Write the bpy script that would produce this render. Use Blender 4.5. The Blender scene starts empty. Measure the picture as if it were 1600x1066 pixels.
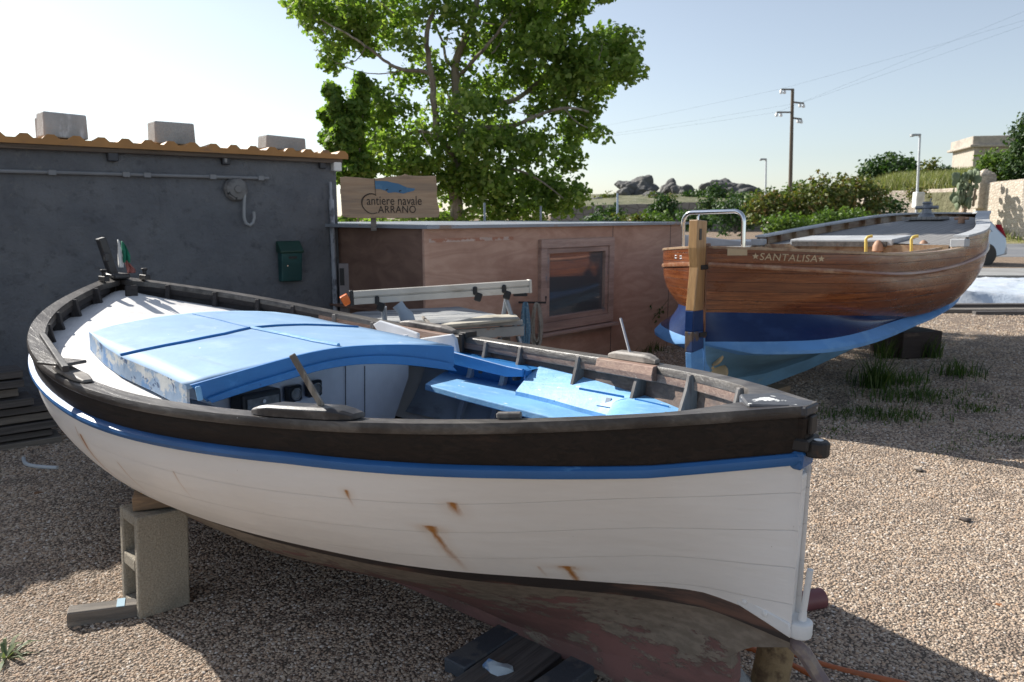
import bpy, math, random
from mathutils import Vector as V, Matrix, Euler, noise
R=math.radians
random.seed(7)
sc=bpy.context.scene; COL=sc.collection
# ---------- camera ----------
F=1200.; CH=1.55; HY=335.; TILT=math.atan((533-HY)/F); CT,ST=math.cos(TILT),math.sin(TILT)
cam=bpy.data.cameras.new('camera'); co=bpy.data.objects.new('camera',cam); COL.objects.link(co)
co.location=(0,0,CH); co.rotation_euler=(math.pi/2-TILT,0,0)
cam.sensor_width=36; cam.lens=36*F/1600; cam.clip_start=.05; cam.clip_end=3000
cam.dof.use_dof=True; cam.dof.focus_distance=2.7; cam.dof.aperture_fstop=6.3
sc.camera=co
def ray(px,py):
    a=(px-800)/F; b=(533-py)/F
    return V((a,CT+b*ST,-ST+b*CT))
CAM=V((0,0,CH))
def atz(px,py,z=0.):
    r=ray(px,py); return CAM+r*((z-CH)/r.z)
def aty(px,py,y):
    r=ray(px,py); return CAM+r*(y/r.y)
def atplane(px,py,p,n):
    r=ray(px,py); return CAM+r*((V(p)-CAM).dot(V(n))/r.dot(V(n)))
def spl(kx,ky):
    n=len(kx); h=[kx[i+1]-kx[i] for i in range(n-1)]
    A=[0]*n;B=[0]*n;C=[0]*n;D=[0]*n; B[0]=B[-1]=1
    for i in range(1,n-1):
        A[i]=h[i-1];B[i]=2*(h[i-1]+h[i]);C[i]=h[i];D[i]=3*((ky[i+1]-ky[i])/h[i]-(ky[i]-ky[i-1])/h[i-1])
    for i in range(1,n):
        w=A[i]/B[i-1]; B[i]-=w*C[i-1]; D[i]-=w*D[i-1]
    m=[0]*n; m[-1]=D[-1]/B[-1]
    for i in range(n-2,-1,-1): m[i]=(D[i]-C[i]*m[i+1])/B[i]
    def f(x):
        x=min(max(x,kx[0]),kx[-1]); i=0
        while i<n-2 and x>kx[i+1]: i+=1
        t=x-kx[i]; b=(ky[i+1]-ky[i])/h[i]-h[i]*(2*m[i]+m[i+1])/3; d=(m[i+1]-m[i])/(3*h[i])
        return ky[i]+b*t+m[i]*t*t+d*t**3
    return f
def lin(kx,ky):
    def f(x):
        if x<=kx[0]: return ky[0]
        for i in range(len(kx)-1):
            if x<=kx[i+1]: return ky[i]+(ky[i+1]-ky[i])*(x-kx[i])/(kx[i+1]-kx[i])
        return ky[-1]
    return f
# ---------- scene-graph helpers ----------
def tag(o,label=None,cat=None,group=None,kind=None):
    if label: o['label']=label
    if cat: o['category']=cat
    if group: o['group']=group
    if kind: o['kind']=kind
    return o
def thing(name,label,cat,loc=(0,0,0),rz=0,group=None,mw=None):
    o=bpy.data.objects.new(name,None); COL.objects.link(o); o.empty_display_size=.1
    if mw is not None: o.matrix_world=mw
    else: o.location=loc; o.rotation_euler=(0,0,rz)
    return tag(o,label,cat,group)
class M:
    def __init__(s): s.v=[];s.f=[]
    def add(s,vs,fs):
        n=len(s.v); s.v+= [tuple(v) for v in vs]; s.f+=[tuple(i+n for i in f) for f in fs]; return s
    def box(s,c,sz,rot=None,taper=1):
        c=V(c); hx,hy,hz=sz[0]/2,sz[1]/2,sz[2]/2; vs=[]
        for z in (-1,1):
            k=taper if z>0 else 1
            for x,y in ((-1,-1),(1,-1),(1,1),(-1,1)): vs.append(V((x*hx*k,y*hy*k,z*hz)))
        if rot is not None:
            m=rot if isinstance(rot,Matrix) else Euler(rot).to_matrix()
            vs=[m@v for v in vs]
        return s.add([c+v for v in vs],[(0,3,2,1),(4,5,6,7),(0,1,5,4),(1,2,6,5),(2,3,7,6),(3,0,4,7)])
    def beam(s,a,b,w,h,up=(0,0,1)):
        a=V(a);b=V(b);d=(b-a).normalized();x=d.cross(V(up)); 
        if x.length<1e-4: x=d.cross(V((1,0,0)))
        x.normalize(); y=x.cross(d)
        vs=[p+x*(i*w/2)+y*(j*h/2) for p in (a,b) for i,j in ((-1,-1),(1,-1),(1,1),(-1,1))]
        return s.add(vs,[(0,1,2,3),(7,6,5,4),(0,4,5,1),(1,5,6,2),(2,6,7,3),(3,7,4,0)])
    def tube(s,path,r,n=10,caps=True):
        path=[V(p) for p in path]; rr=r if isinstance(r,(list,tuple)) else [r]*len(path)
        base=len(s.v); prev=None; rings=[]
        for i,p in enumerate(path):
            d=(path[min(i+1,len(path)-1)]-path[max(i-1,0)]).normalized()
            if prev is None: x=d.cross(V((0,0,1))); x=x if x.length>1e-3 else d.cross(V((1,0,0)))
            else: x=prev-d*prev.dot(d)
            x.normalize(); prev=x; y=d.cross(x)
            rings.append([p+(x*math.cos(2*math.pi*k/n)+y*math.sin(2*math.pi*k/n))*rr[i] for k in range(n)])
        vs=[q for r_ in rings for q in r_]; fs=[]
        for i in range(len(path)-1):
            for k in range(n):
                a=i*n+k;b=i*n+(k+1)%n; fs.append((a,b,b+n,a+n))
        if caps: fs.append(tuple(range(n))[::-1]); fs.append(tuple((len(path)-1)*n+k for k in range(n)))
        return s.add(vs,fs)
    def grid(s,rows,close=False):
        nr=len(rows); nc=len(rows[0]); fs=[]
        for i in range(nr-1):
            for j in range(nc-1 if not close else nc):
                j2=(j+1)%nc; fs.append((i*nc+j,i*nc+j2,(i+1)*nc+j2,(i+1)*nc+j))
        return s.add([p for r in rows for p in r],fs)
    def prism(s,out,vec):
        out=[V(p) for p in out]; vec=V(vec); n=len(out)
        return s.add(out+[p+vec for p in out],[tuple(range(n))[::-1],tuple(range(n,2*n))]+[(i,(i+1)%n,(i+1)%n+n,i+n) for i in range(n)])
    def lathe(s,c,prof,n=16,axis='z',mat=None):
        c=V(c); rows=[]
        for r,h in prof:
            row=[]
            for k in range(n):
                a=2*math.pi*k/n; p=V((r*math.cos(a),r*math.sin(a),h))
                if axis=='x': p=V((p.z,p.x,p.y))
                if axis=='y': p=V((p.x,p.z,p.y))
                if mat: p=mat@p
                row.append(c+p)
            rows.append(row)
        s.grid(rows,True); m=len(s.v)
        s.f.append(tuple(range(m-len(prof)*n,m-len(prof)*n+n))[::-1]); s.f.append(tuple(range(m-n,m)))
        return s
    def ico(s,c,r,sub=1,jit=0,seed=0):
        import bmesh
        bm=bmesh.new(); bmesh.ops.create_icosphere(bm,subdivisions=sub,radius=1)
        rr=r if isinstance(r,(tuple,list)) else (r,r,r); vs=[]
        for v in bm.verts:
            k=1+jit*noise.noise(v.co*1.3+V((seed*3.1,seed,0)))*1.6
            vs.append(V(c)+V((v.co.x*rr[0],v.co.y*rr[1],v.co.z*rr[2]))*k)
        fs=[[v.index for v in f.verts] for f in bm.faces]; bm.free()
        return s.add(vs,fs)
    def build(s,name,mat,parent=None,smooth=False,bev=0,solid=0,off=-1,seg=1,weld=False):
        me=bpy.data.meshes.new(name); me.from_pydata(s.v,[],s.f); me.update()
        import bmesh
        if not getattr(s,'raw',False):
            bm=bmesh.new(); bm.from_mesh(me)
            if weld: bmesh.ops.remove_doubles(bm,verts=bm.verts,dist=1e-4)
            if not getattr(s,'open',False): bmesh.ops.recalc_face_normals(bm,faces=bm.faces)
            bm.to_mesh(me); bm.free()
        if mat: me.materials.append(mat)
        o=bpy.data.objects.new(name,me); COL.objects.link(o)
        if parent: o.parent=parent
        if smooth:
            for p in me.polygons: p.use_smooth=True
            try: me.set_sharp_from_angle(angle=R(38))
            except Exception: pass
        if solid:
            m=o.modifiers.new('s','SOLIDIFY'); m.thickness=solid; m.offset=off
        if bev:
            m=o.modifiers.new('b','BEVEL'); m.width=bev; m.segments=seg; m.limit_method='ANGLE'; m.angle_limit=R(35)
        return o
# ---------- materials ----------
class NT:
    def __init__(s,name):
        m=bpy.data.materials.new(name); m.use_nodes=True; s.m=m; s.t=m.node_tree; s.n=s.t.nodes; s.l=s.t.links
        s.b=s.n['Principled BSDF']
        s.co=s.n.new('ShaderNodeTexCoord').outputs['Object']
    def link(s,a,b):
        if isinstance(a,(int,float)): b.default_value=a
        elif isinstance(a,(tuple,list)): b.default_value=tuple(a)+((1,) if len(a)==3 and b.type=='RGBA' else ())
        else: s.l.new(a,b)
    def mp(s,scale,loc=(0,0,0),rot=(0,0,0),co=None):
        n=s.n.new('ShaderNodeMapping'); s.l.new(co or s.co,n.inputs[0]); n.inputs['Scale'].default_value=scale if isinstance(scale,(tuple,list)) else (scale,)*3
        n.inputs['Location'].default_value=loc; n.inputs['Rotation'].default_value=rot; return n.outputs[0]
    def noise(s,scale,detail=4,rough=.55,seed=0,dist=0,co=None):
        n=s.n.new('ShaderNodeTexNoise'); s.l.new(s.mp(scale,(seed*1.7,seed*2.3,seed),co=co),n.inputs['Vector'])
        n.inputs['Scale'].default_value=1; n.inputs['Detail'].default_value=detail; n.inputs['Roughness'].default_value=rough; n.inputs['Distortion'].default_value=dist
        return n.outputs['Fac']
    def vor(s,scale,feature='F1',out='Distance',rand=1,co=None):
        n=s.n.new('ShaderNodeTexVoronoi'); s.l.new(s.mp(scale,co=co),n.inputs['Vector']); n.feature=feature; n.inputs['Scale'].default_value=1; n.inputs['Randomness'].default_value=rand
        return n.outputs[out]
    def ramp(s,f,a,b,lo=0.,hi=1.):
        n=s.n.new('ShaderNodeMapRange'); s.link(f,n.inputs[0]); n.inputs[1].default_value=a; n.inputs[2].default_value=b; n.inputs[3].default_value=lo; n.inputs[4].default_value=hi; n.interpolation_type='SMOOTHSTEP' if a<b else 'LINEAR'; return n.outputs[0]
    def math(s,op,a,b=0.,c=None):
        n=s.n.new('ShaderNodeMath'); n.operation=op; s.link(a,n.inputs[0]); s.link(b,n.inputs[1])
        if c is not None: s.link(c,n.inputs[2])
        return n.outputs[0]
    def mix(s,f,a,b,mode='MIX'):
        n=s.n.new('ShaderNodeMix'); n.data_type='RGBA'; n.blend_type=mode; s.link(f,n.inputs[0]); s.link(a,n.inputs[6]); s.link(b,n.inputs[7]); return n.outputs[2]
    def crampc(s,f,stops):
        n=s.n.new('ShaderNodeValToRGB'); s.link(f,n.inputs[0]); cr=n.color_ramp
        while len(cr.elements)<len(stops): cr.elements.new(.5)
        for e,(p,c) in zip(cr.elements,stops): e.position=p; e.color=tuple(c)+(1,)
        return n.outputs[0]
    def sep(s):
        n=s.n.new('ShaderNodeSeparateXYZ'); s.l.new(s.co,n.inputs[0]); return n.outputs
    def bump(s,h,dist,strength=1.):
        n=s.n.new('ShaderNodeBump'); s.link(h,n.inputs['Height']); n.inputs['Distance'].default_value=dist; n.inputs['Strength'].default_value=strength
        if getattr(s,'_b',None): s.l.new(s._b,n.inputs['Normal'])
        s._b=n.outputs[0]; s.l.new(s._b,s.b.inputs['Normal'])
    def done(s,col=None,rough=.6,metal=0.,spec=.5,**k):
        if col is not None: s.link(col,s.b.inputs['Base Color'])
        s.link(rough,s.b.inputs['Roughness']); s.link(metal,s.b.inputs['Metallic']); s.b.inputs['Specular IOR Level'].default_value=spec
        for a,v in k.items(): s.link(v,s.b.inputs[a.replace('_',' ')])
        return s.m
def nm(name,base,rough=.6,layers=(),bumps=(),metal=0.,spec=.5,var=.12,vs=3,**k):
    """base colour + tonal variation; layers=(colour,scale,lo,hi,detail); bumps=(scale,dist,detail)"""
    t=NT(name); c=t.mix(t.ramp(t.noise(vs,5,.6,3),.3,.7),[x*(1-var) for x in base],[min(1,x*(1+var)) for x in base])
    for i,(lc,sc_,lo,hi,de) in enumerate(layers): c=t.mix(t.ramp(t.noise(sc_,de,.62,i+1.3),lo,hi),c,lc)
    for (sc_,d,de) in bumps: t.bump(t.noise(sc_,de,.6,9),d)
    return t.done(c,rough,metal,spec,**k)
# ---------- material library ----------
MT={}
MT['white_paint']=None
def hull_white():
    t=NT('hull_white_paint'); x,y,z=t.sep()
    c=t.mix(t.ramp(t.noise((1.5,1.5,4),5,.6),.35,.75),(.82,.80,.775),(.76,.735,.705))
    c=t.mix(t.ramp(t.noise((2.2,2,14),6,.65,4),.62,.8,0,.35),c,(.55,.5,.43))
    # plank seams: hairlines following w, broken up
    wv=t.math('ADD',z,t.math('MULTIPLY',t.noise((.9,0,0),2,.5,2),.05))
    wv=t.math('ADD',wv,t.math('MULTIPLY',t.math('POWER',t.math('ABSOLUTE',t.math('SUBTRACT',x,2.1)),2.),-.028))
    fr=t.math('ABSOLUTE',t.math('SUBTRACT',t.math('FRACT',t.math('DIVIDE',t.math('ADD',wv,.013),.105)),.5))
    line=t.ramp(fr,.488,.4975)
    seam=t.math('MULTIPLY',line,t.ramp(t.noise((2.2,2.2,5),6,.75,6),.55,.75,0,.24))
    c=t.mix(seam,c,(.30,.26,.22))
    c=t.mix(t.ramp(t.noise((60,60,60),3,.6,8),.74,.78,0,.7),c,(.28,.22,.17))
    # rust weeps: (u, top w, length, half width)
    n1=t.noise((30,30,7),4,.7,5)
    for (u0,w0,ln,hw,st) in ((.583,.510,.13,.012,1.1),(.583,.512,.014,.028,1.3),(.86,.645,.19,.014,.95),(.86,.65,.02,.022,1.2),(.765,.745,.05,.016,1.1),(1.05,.75,.03,.010,1.),(.86,.637,.012,.016,1.),(2.33,.72,.2,.016,1.1),(2.36,.745,.1,.004,.6),(2.08,.66,.14,.006,.5),(1.05,.745,.05,.005,.6),(.655,.505,.05,.006,.35),(1.72,.70,.10,.005,.4),(3.0,.72,.2,.012,.35)):
        du=t.math('ABSOLUTE',t.math('SUBTRACT',t.math('ADD',x,t.math('MULTIPLY',t.math('SUBTRACT',n1,.5),hw*1.6)),u0))
        a=t.ramp(du,hw,0.,0.,1.)
        dz=t.math('SUBTRACT',w0,z)
        b=t.math('MULTIPLY',t.ramp(dz,-.006,.002),t.ramp(dz,ln,0.,0.,1.))
        m=t.math('MULTIPLY',t.math('MULTIPLY',a,b),t.ramp(n1,.2,.5,st*.7,st*1.4))
        m=t.math('MINIMUM',m,1.)
        a2=t.ramp(du,hw*3.2,0.,0.,1.); b2=t.math('MULTIPLY',t.ramp(dz,-.02,.01),t.ramp(dz,ln*1.5,0.,0.,1.)); c=t.mix(t.math('MULTIPLY',t.math('MULTIPLY',a2,b2),.30*st),c,(.50,.30,.13))
        c=t.mix(m,c,(.40,.17,.04))
    # dirt towards the boot top
    t.bump(t.noise((3,3,16),4,.6,7),.0035); t.bump(line,-.0012)
    return t.done(c,t.ramp(t.noise(6,4),.3,.7,.32,.5))
def wood(name,a,b,cc,grain=(3,60,60),rough=.7,patch=None,seed=0,bd=.002,chips=None,grooves=None,coat=0.):
    t=NT(name); g=t.noise(grain,6,.7,seed,1.2)
    c=t.mix(t.ramp(g,.3,.7),a,b); c=t.mix(t.ramp(t.noise([x*.25 for x in grain],4,.6,seed+2),.45,.7),c,cc)
    if patch: c=t.mix(t.ramp(t.noise(patch[1],5,.65,seed+4),patch[2],patch[3]),c,patch[0])
    if chips: c=t.mix(t.ramp(t.noise(chips[1],6,.7,seed+6),chips[2],chips[3]),c,chips[0])
    t.bump(g,bd)
    return t.done(c,rough,Coat_Weight=coat,Coat_Roughness=.12)
MT['hull_white']=hull_white()
MT['blue_rail']=nm('blue_rail_paint',(.022,.115,.31),.45,[((.07,.22,.44),(8,8,30),.66,.74,5),((.5,.5,.5),(40,40,60),.76,.8,4)],[((4,20,20),.002,4)])
MT['strake']=wood('dark_oiled_strake',(.011,.008,.006),(.028,.018,.013),(.017,.011,.008),(2.2,40,55),.6,((.06,.034,.022),(3,6,14),.62,.85),1,.0025)
MT['strake'].node_tree.nodes['Principled BSDF'].inputs['Specular IOR Level'].default_value=.25
MT['cap']=wood('weathered_cap_rail',(.085,.075,.066),(.15,.135,.12),(.042,.036,.032),(4,50,50),.42,((.035,.028,.025),(3,3,3),.42,.62),2,.0025,((.62,.6,.56),(26,26,26),.70,.73))
MT['innerwood']=wood('weathered_bulwark_board',(.10,.062,.045),(.27,.18,.13),(.15,.10,.085),(3,45,45),.75,((.07,.055,.05),(4,4,4),.42,.72),3,.002)
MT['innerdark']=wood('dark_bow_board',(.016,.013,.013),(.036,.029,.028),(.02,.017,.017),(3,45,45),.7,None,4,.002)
MT['clamp']=wood('reddish_inner_gunwale',(.17,.10,.075),(.34,.23,.17),(.22,.13,.10),(4,55,55),.7,((.36,.10,.055),(3,8,8),.60,.78),5,.002,((.5,.42,.34),(30,30,30),.66,.72))
MT['frame']=wood('worn_grey_frame',(.10,.09,.085),(.2,.185,.17),(.05,.045,.045),(30,30,6),.7,None,6,.001)
MT['deckblue']=nm('sun_bleached_blue_paint',(.215,.365,.55),.66,[((.28,.43,.60),(5,9,5),.5,.75,5),((.16,.29,.50),(2,2,2),.58,.75,4),((.62,.68,.75),(22,22,22),.70,.74,5),((.13,.20,.30),(46,46,46),.71,.75,4),((.17,.27,.42),(1.3,9,9),.60,.78,6)],[((50,50,50),.0006,5),((4,4,4),.003,3)],var=.09)
MT['fasciablue']=nm('strong_blue_gloss',(.022,.165,.44),.45,[((.05,.24,.55),(3,14,14),.55,.8,5),((.015,.06,.2),(14,14,14),.68,.74,5)],[((8,30,30),.0015,4)])
MT['benchblue']=nm('flaking_light_blue_paint',(.18,.41,.69),.55,[((.28,.52,.77),(5,14,5),.5,.7,5),((.68,.73,.78),(14,30,14),.66,.70,6),((.12,.2,.3),(2,8,2),.64,.74,6),((.05,.14,.3),(22,40,22),.69,.72,6)],[((30,30,30),.002,6),((5,60,5),.002,4)])
MT['chipblue']=nm('chipped_blue_edge',(.22,.33,.48),.6,[((.50,.52,.52),(9,9,14),.50,.58,6),((.02,.07,.17),(12,12,18),.60,.64,6),((.08,.22,.46),(6,6,8),.56,.6,5)],[((14,14,14),.005,6)])
MT['deckwhite']=nm('off_white_deck_paint',(.74,.715,.69),.55,[((.6,.55,.5),(4,4,4),.6,.85,5)],[((7,7,7),.008,3),((40,40,40),.001,3)])
MT['cabwhite']=nm('grey_white_cabin_paint',(.60,.62,.65),.5,[((.36,.35,.33),(3,3,9),.62,.85,5)],[((5,20,5),.001,3)])
MT['lining']=nm('dull_grey_lining',(.36,.41,.47),.6,[((.12,.12,.12),(3,3,9),.55,.8,5)])
MT['boot']=nm('dark_boot_stripe',(.035,.028,.026),.55,[((.14,.075,.055),(2,3,18),.5,.66,6),((.02,.045,.04),(2,2,5),.60,.72,4)],[((12,12,40),.002,5)])
def bottom():
    t=NT('peeling_antifouling'); x,y,z=t.sep()
    c=t.mix(t.ramp(t.noise((2.5,5,9),6,.7),.4,.6),(.21,.105,.095),(.15,.08,.072))
    hi=t.ramp(z,.16,.40)
    n=t.noise((5,8,13),8,.72,3)
    m=t.ramp(t.math('ADD',n,t.math('MULTIPLY',hi,.20)),.545,.61)
    c=t.mix(m,c,t.mix(t.ramp(t.noise((20,30,40),5,.6,5),.35,.65),(.24,.20,.16),(.17,.14,.11)))
    c=t.mix(t.ramp(t.noise((30,30,60),5,.7,7),.68,.74),c,(.05,.035,.03))
    c=t.mix(t.ramp(t.noise((2,2,6),5,.7,11),.6,.8,0,.5),c,(.22,.21,.2))
    t.bump(m,.0015); t.bump(t.noise(40,5),.001); return t.done(c,.75)
MT['bottom']=bottom()
MT['blackwood']=nm('black_weathered_wood',(.035,.033,.033),.5,[((.10,.09,.085),(5,20,20),.58,.75,5)],[((5,40,40),.002,4)])
MT['padwood']=nm('worn_oarlock_wood',(.24,.215,.19),.6,[((.07,.06,.055),(6,6,6),.5,.7,5)],[((5,40,40),.002,4)])
MT['darkpad']=nm('dark_oarlock_pad',(.11,.10,.095),.4,[((.03,.028,.03),(7,7,7),.40,.56,5)],[((5,40,40),.002,4)])
MT['stick']=nm('grey_stick_wood',(.15,.13,.11),.7,[((.3,.27,.23),(40,40,6),.5,.7,4)])
MT['steel']=nm('dull_steel',(.45,.45,.46),.35,metal=1.)
MT['chrome']=nm('polished_steel',(.75,.75,.76),.12,metal=1.,var=.03)
MT['galv']=nm('grey_galvanised_pipe',(.27,.30,.34),.45,[((.5,.52,.55),(30,30,6),.6,.7,5),((.13,.12,.11),(8,8,8),.6,.75,5)],metal=.3)
MT['alu']=nm('dirty_aluminium',(.55,.53,.49),.42,[((.35,.31,.26),(3,3,8),.55,.8,5)],metal=.35)
MT['black']=nm('black_plastic',(.018,.018,.02),.4)
MT['glassdial']=nm('grey_dial_face',(.22,.22,.21),.15,vs=20,var=.3)
MT['whiteplastic']=nm('white_plastic',(.75,.75,.73),.4)
MT['orange']=nm('orange_lamp_plastic',(.75,.16,.02),.3,spec=.6)
MT['orangehose']=nm('terracotta_hose_plastic',(.42,.12,.04),.5,[((.25,.1,.05),(9,9,9),.55,.7,4)])
MT['iron']=nm('dark_rusty_iron',(.03,.027,.026),.6,[((.10,.05,.03),(12,12,12),.58,.7,5)],metal=.2)
MT['ironwhite']=nm('white_painted_iron',(.72,.72,.71),.45,[((.05,.09,.12),(25,25,25),.68,.72,4)],[((30,30,30),.001,3)])
MT['heel']=nm('purple_grey_keel_heel',(.17,.13,.135),.7,[((.3,.24,.19),(6,6,6),.55,.65,5)])
MT['log']=nm('rough_cork_log',(.30,.21,.11),.9,[((.14,.09,.05),(16,16,16),.5,.65,6)],[((25,25,25),.012,6)])
MT['plank']=wood('grey_weathered_plank',(.13,.115,.10),(.24,.21,.18),(.09,.08,.07),(3,40,40),.85,None,8,.003)
MT['darkplank']=wood('old_dark_plank',(.07,.063,.06),(.15,.135,.125),(.05,.045,.042),(2,50,50),.85,((.16,.10,.07),(2,9,9),.6,.7),9,.003)
MT['slate']=nm('blue_painted_block',(.065,.075,.09),.8,[((.12,.12,.12),(7,7,7),.5,.6,5)],[((25,25,25),.004,5)])
def block(name,a,b):
    t=NT(name); v=t.vor(95); n=t.noise(140,3,.7)
    c=t.mix(t.ramp(n,.35,.65),a,b); c=t.mix(t.ramp(v,.0,.25,.5,0.),c,(a[0]*.45,a[1]*.45,a[2]*.45)); c=t.mix(t.ramp(t.noise(5,4),.5,.75,0,.5),c,[x*.6 for x in a])
    t.bump(t.noise(70,6,.7,2),.008); t.bump(t.noise(8,4,.6,3),.006); return t.done(c,.95,spec=.2)
MT['block']=block('rough_concrete_block',(.30,.265,.21),(.42,.375,.30))
MT['block2']=block('grey_concrete_block',(.33,.34,.34),(.45,.45,.43))
MT['wedge']=wood('sawn_wedge_wood',(.20,.13,.08),(.32,.21,.12),(.12,.085,.06),(6,50,50),.75,None,10)
MT['wedgeo']=wood('orange_wedge_wood',(.42,.20,.06),(.52,.28,.10),(.3,.15,.06),(6,50,50),.6,None,11)
# santalisa
def varn():
    t=NT('varnished_mahogany_planking'); x,y,z=t.sep()
    pl=t.math('DIVIDE',t.math('ADD',z,t.math('MULTIPLY',t.math('POWER',t.math('SUBTRACT',x,1.6),2.),-.012)),.072)
    fr=t.math('ABSOLUTE',t.math('SUBTRACT',t.math('FRACT',pl),.5)); cell=t.math('FLOOR',pl)
    n=t.n.new('ShaderNodeTexWhiteNoise'); n.noise_dimensions='1D'; t.link(cell,n.inputs['W']); rv=n.outputs['Value']
    g=t.noise((2.0,2,42),6,.7,1,1.5)
    c=t.crampc(t.ramp(g,.25,.75),[(0,(.085,.022,.007)),(.5,(.21,.060,.017)),(1,(.37,.13,.04))])
    c=t.mix(t.math('MULTIPLY',rv,.75),c,(.13,.042,.018))
    # timber darkens in worn patches
    c=t.mix(t.ramp(t.noise((1.2,2,5),5,.65,6),.52,.74,0,.7),c,(.075,.024,.012))
    c=t.mix(t.ramp(t.noise((5,5,34),6,.7,9),.68,.74,0,.75),c,(.03,.018,.012))
    kn=t.vor((5,5,16)); c=t.mix(t.ramp(kn,.10,.03,0,.8),c,(.02,.012,.009))
    c=t.mix(t.ramp(t.noise((9,9,30),5,.7,12),.70,.76,0,.6),c,(.5,.33,.18))
    line=t.ramp(fr,.462,.49); c=t.mix(t.math('MULTIPLY',line,.8),c,(.03,.013,.008))
    t.bump(line,-.002); t.bump(t.noise((3,3,9),4),.006); t.bump(t.noise((20,20,60),4,.6,3),.0008)
    return t.done(c,t.ramp(t.noise((4,4,9),5,.6,4),.35,.7,.22,.5),Coat_Weight=.28,Coat_Roughness=.14)
MT['varnish']=varn()
MT['varnish_rail']=wood('bleached_rail_varnish',(.30,.20,.12),(.44,.32,.21),(.22,.11,.06),(5,50,50),.4,None,12,.001,coat=.3)
MT['rubrail']=wood('red_brown_rub_rail',(.20,.075,.035),(.32,.14,.07),(.42,.27,.17),(4,40,40),.35,None,13,.001,coat=.4)
MT['navy']=nm('navy_topside_paint',(.008,.026,.095),.26,[((.016,.04,.12),(3,3,6),.5,.7,4)],[((4,4,9),.004,4)],spec=.35)
MT['lblue']=nm('light_blue_antifouling',(.10,.27,.56),.6,[((.15,.34,.62),(4,4,8),.5,.7,4)],[((9,9,9),.002,4)])
MT['under']=nm('faded_blue_underbody',(.115,.245,.37),.75,[((.09,.19,.28),(2,3,7),.45,.7,5),((.22,.27,.24),(3,3,12),.62,.75,5)],[((9,9,9),.002,4)])
MT['rudder']=wood('golden_rudder_wood',(.30,.165,.065),(.45,.27,.115),(.20,.10,.042),(30,30,3),.4,((.10,.06,.035),(8,8,3),.62,.74),14,.001,coat=.4)
MT['sternpost']=wood('dark_sternpost_wood',(.13,.055,.03),(.22,.10,.05),(.06,.03,.02),(30,30,3),.45,None,15)
MT['teak']=wood('silver_teak_deck',(.20,.20,.20),(.29,.285,.28),(.15,.15,.155),(1.5,70,3),.75,None,16,.001)
def teak():
    t=NT('silver_teak_planks'); x,y,z=t.sep()
    fr=t.math('ABSOLUTE',t.math('SUBTRACT',t.math('FRACT',t.math('DIVIDE',y,.055)),.5))
    g=t.noise((2,60,10),5,.7,1,.6); c=t.mix(t.ramp(g,.3,.7),(.19,.185,.18),(.30,.29,.28)); c=t.mix(t.ramp(fr,.44,.48),c,(.05,.05,.05))
    return t.done(c,.7)
MT['teak']=teak()
MT['greypaint']=nm('light_grey_deck_paint',(.42,.43,.44),.55,[((.28,.28,.28),(5,5,5),.55,.75,5)])
MT['yellow']=nm('yellow_plastic_tube',(.72,.53,.13),.4)
MT['prop']=nm('beige_antifouled_propeller',(.48,.36,.20),.6,[((.3,.2,.11),(12,12,12),.58,.7,4)])
MT['cream']=nm('cream_letter_paint',(.55,.42,.26),.6)
MT['bronze']=nm('old_bronze_winch',(.22,.23,.25),.45,metal=.7)
MT['terr']=nm('terracotta_horn_cleat',(.42,.24,.15),.6)
# ---------- boat frames ----------
class Boat:
    def __init__(s,O,ax,nv,heel,sg):
        # local axes: x along keel, y = nv rotated by heel, z up
        ch,sh=math.cos(heel),math.sin(heel); O=V(O); ax=V(ax)
        n=V(nv); Y=(n*ch+V((0,0,sh)))*sg; Z=-n*sh+V((0,0,ch))
        s.mw=Matrix(((ax.x,Y.x,Z.x,O.x),(ax.y,Y.y,Z.y,O.y),(ax.z,Y.z,Z.z,O.z),(0,0,0,1))); s.im=s.mw.inverted()
    def lray(s,px,py):
        o=s.im@CAM; d=(s.im.to_3x3()@ray(px,py)); return o,d
    def pw(s,px,py,w): o,d=s.lray(px,py); return o+d*((w-o.z)/d.z)
    def pv(s,px,py,v): o,d=s.lray(px,py); return o+d*((v-o.y)/d.y)
    def pl(s,px,py,p,n): o,d=s.lray(px,py); return o+d*((V(p)-o).dot(V(n))/d.dot(V(n)))
    def ps(s,px,py,fn,a=.6,b=9):
        o,d=s.lray(px,py); lo=None; N=500
        for i in range(N):
            t=a+(b-a)*i/N; q=o+d*t; g=q.z-fn(q.x,q.y)
            if lo is not None and g<=0:
                for _ in range(20):
                    m=(lo+t)/2; q=o+d*m
                    if q.z-fn(q.x,q.y)>0: lo=m
                    else: t=m
                return q
            lo=t
        return q
th=.8666
NB=Boat((.7782,1.9611,0),(-math.sin(th),math.cos(th),0),(math.cos(th),math.sin(th),0),-.0237,-1)
L1=4.2606
_b=spl([x*L1 for x in (0,.06,.16,.3,.45,.6,.75,.87,.95,1)],[.034,.2803,.5936,.8337,.9706,.968,.8328,.5658,.262,.034])
_b0=_b; _b=lambda u: max(_b0(u)-.014,.030)
_z=spl([x*L1 for x in (0,.25,.5,.75,1)],[1.0529,.9583,.9229,.9897,1.1713])
def US(n,L): return [L*(.5-.5*math.cos(math.pi*i/n)) for i in range(n+1)]
U1=US(70,L1)
d1=lin([0,.3,.6,1.2,2.2,3,4.26],[.125,.132,.118,.10,.10,.09,.085])
w3=lin([0,.12,.26,.5,2.4,3.3,3.8,4.26],[.436,.448,.458,.452,.45,.49,.56,.70])
b3=spl([0,.12,.26,.40,.66,.92,1.34,1.7,2.1,2.5,2.9,3.3,3.8,4.26],[.035,.038,.05,.112,.275,.44,.607,.70,.75,.75,.70,.60,.35,.034])
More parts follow.
